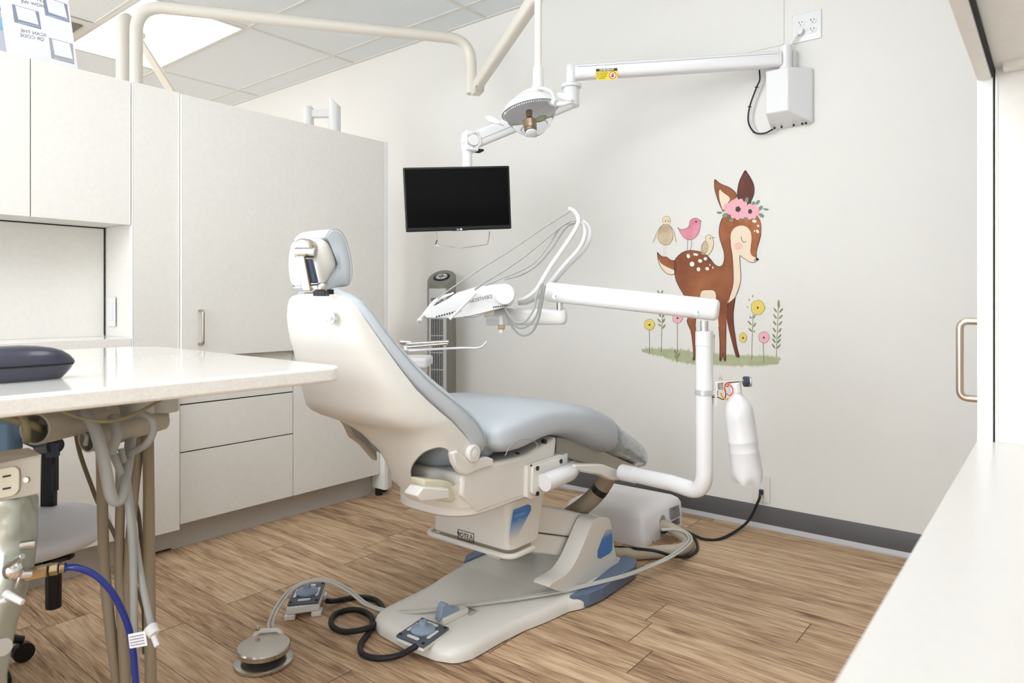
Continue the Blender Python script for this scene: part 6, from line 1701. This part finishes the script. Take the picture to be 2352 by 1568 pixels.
# birds
t = thing('beige_bird_decal', MP(280, 665, 0), 'round beige bird wall decal with drooping wings standing above the deer tail', 'wall decal')
for l in (268, 284): outline(t, [[(l, 598), (l, 655), (l-4, 672)]], 5, D_tan2, 1, name='leg')
dec(t, 'wing', [(245, 468), (222, 500), (205, 540), (186, 586), (208, 565), (225, 530), (235, 500)], D_tan2, 1)
dec(t, 'wing', [(312, 468), (335, 500), (348, 545), (355, 584), (342, 575), (330, 540), (322, 505)], D_tan2, 1)
bb_ = [(262, 455), (240, 480), (226, 520), (226, 560), (245, 592), (275, 604), (305, 595), (327, 562), (330, 520), (318, 480), (300, 458)]
dec(t, 'body', bb_, D_tan, 2)
dec(t, 'head', ell(284, 427, 29, 31, 0, 20)+[], D_tan2, 3)
outline(t, [bb_+[bb_[0]], ell(284, 427, 29, 31, 0, 20)[14:]+ell(284, 427, 29, 31, 0, 20)[:3], ell(284, 427, 29, 31, 0, 20)[8:15], [(245, 468), (222, 500), (205, 540), (186, 586)], [(312, 468), (335, 500), (348, 545), (355, 584)]], 2.0, mat('decal_brown_line', (110, 88, 66), .8), 4)
dec(t, 'eye', ell(277, 431, 3, 6, 0, 10), D_line, 5, sm=0); dec(t, 'eye', ell(298, 431, 3, 6, 0, 10), D_line, 5, sm=0)
t = thing('pink_bird_decal', MP(445, 640, 0), 'pink bird wall decal standing on the back of the deer', 'wall decal')
outline(t, [[(437, 560), (436, 600), (433, 641)], [(467, 556), (464, 600), (457, 641)]], 3, MATS['decal_brown_line'], 1, name='legs')
pb = [(365, 475), (385, 491), (420, 487), (445, 470), (455, 430), (475, 413), (500, 410), (521, 422), (528, 442), (524, 490), (505, 535), (475, 560), (445, 566), (410, 550), (385, 515)]
dec(t, 'body', pb, D_pink2, 2)
outline(t, [pb+[pb[0]], [(524, 425), (532, 430), (535, 440)]], 2.2, D_line, 3)
dec(t, 'eye', ell(498, 436, 6, 6, 0, 12), D_line, 4, sm=0)
t = thing('small_bird_decal', MP(570, 678, 0), 'small tan bird wall decal perched on the middle of the deer back', 'wall decal')
sb = [(535, 663), (534, 620), (550, 588), (567, 570), (563, 550), (578, 533), (600, 533), (618, 555), (623, 595), (612, 640), (592, 668), (572, 678)]
dec(t, 'body', sb, D_tan2, 3)
wg = [(541, 650), (543, 605), (563, 575), (580, 593), (583, 630), (562, 668)]
dec(t, 'wing', wg, D_tan, 4)
outline(t, [sb+[sb[0]], wg+[wg[0]], [(610, 552), (625, 550), (638, 552)]], 2.2, MATS['decal_brown_line'], 5)
dec(t, 'eye', ell(600, 556, 2.5, 7, 10, 10), D_line, 6, sm=0)
# flowers and sprigs
def flower(x, y, rx, ry, stem, m, lab, leaves=(), rot=0):
    t = thing('flower_decal', MP(stem[-1][0] if stem else x, stem[-1][1] if stem else y+ry, 0), lab, 'wall decal', 'flower decals under the deer')
    if stem: outline(t, [stem], 3.2, D_stem, 2, name='stem')
    for (a, b, c_, d_, e_) in leaves: dec(t, 'leaf', ell(a, b, c_, d_, e_, 12), D_green2, 3, sm=0)
    h = ell(x, y, rx, ry, rot, 40, .035, 5)
    dec(t, 'petals', h, m, 4, sm=0)
    outline(t, [h+[h[0]]], 1.8, MATS['decal_brown_line'], 5)
    dec(t, 'centre', ell(x, y+2, 7, 7.5, 0, 14), D_centre, 6, sm=0)
flower(162, 1176, 37, 39, [(160, 1212), (162, 1300), (162, 1385)], D_yel, 'yellow flower decal at the far left end of the grass strip')
flower(364, 1128, 36, 37, [(362, 1162), (363, 1300), (360, 1450)], D_pink, 'pink flower decal half hidden under the white arm, left of the deer', [(348, 1375, 7, 20, -20), (371, 1398, 7, 22, 25), (352, 1410, 6, 16, -30)])
flower(942, 1053, 49, 52, [(908, 1100), (903, 1250), (898, 1430)], D_yel, 'large yellow flower decal right of the deer legs', [(890, 1125, 5, 12, -35), (918, 1118, 6, 16, 30), (884, 1165, 6, 22, -40), (918, 1178, 6, 18, 30), (888, 1215, 6, 18, -45), (916, 1225, 4, 10, 30), (905, 972, 4, 9, 10), (880, 998, 4, 10, -20), (868, 1050, 3, 10, -40)])
flower(836, 1270, 26, 36, [], D_yel, 'small yellow flower decal without a stem beside the deer front legs')
flower(986, 1268, 38, 41, [(980, 1303), (984, 1380), (987, 1450)], D_pink, 'pink flower decal at the right, before the tall leafy sprig')
def sprig(stem, leaves, lab):
    t = thing('sprig_decal', MP(*stem[-1], 0), lab, 'wall decal', 'leafy sprig decals under the deer')
    outline(t, [stem], 3.2, D_stem, 2, name='stem')
    for (a, b, c_, d_, e_) in leaves:
        dec(t, 'leaf', ell(a, b, c_, d_, e_, 12), D_green2, 3, sm=0)
sprig([(252, 960), (256, 1100), (250, 1240), (247, 1378)], [(226, 942, 6, 14, -25), (253, 942, 6, 14, 20), (236, 1108, 6, 17, -40), (262, 1112, 6, 16, 30), (232, 1148, 6, 19, -45), (264, 1148, 6, 18, 30), (236, 1180, 5, 16, -50), (266, 1190, 6, 18, 35)], 'leafy sprig decal between the yellow and pink flowers on the left')
L9 = [(1092, 1028, 8, 30, 2)]
for k, y_ in enumerate((1072, 1118, 1166, 1215, 1260, 1292, 1332)):
    L9 += [(1068-k*2, y_, 6, 20, -35), (1110-k*3, y_+2, 6, 20, 40)]
sprig([(1092, 1010), (1086, 1150), (1080, 1280), (1075, 1410)], L9, 'tall leafy sprig decal at the right end of the grass strip')
sprig([(628, 1250), (626, 1390)], [(627, 1262, 4, 18, 0)], 'thin sprig decal beside the post between the deer legs')
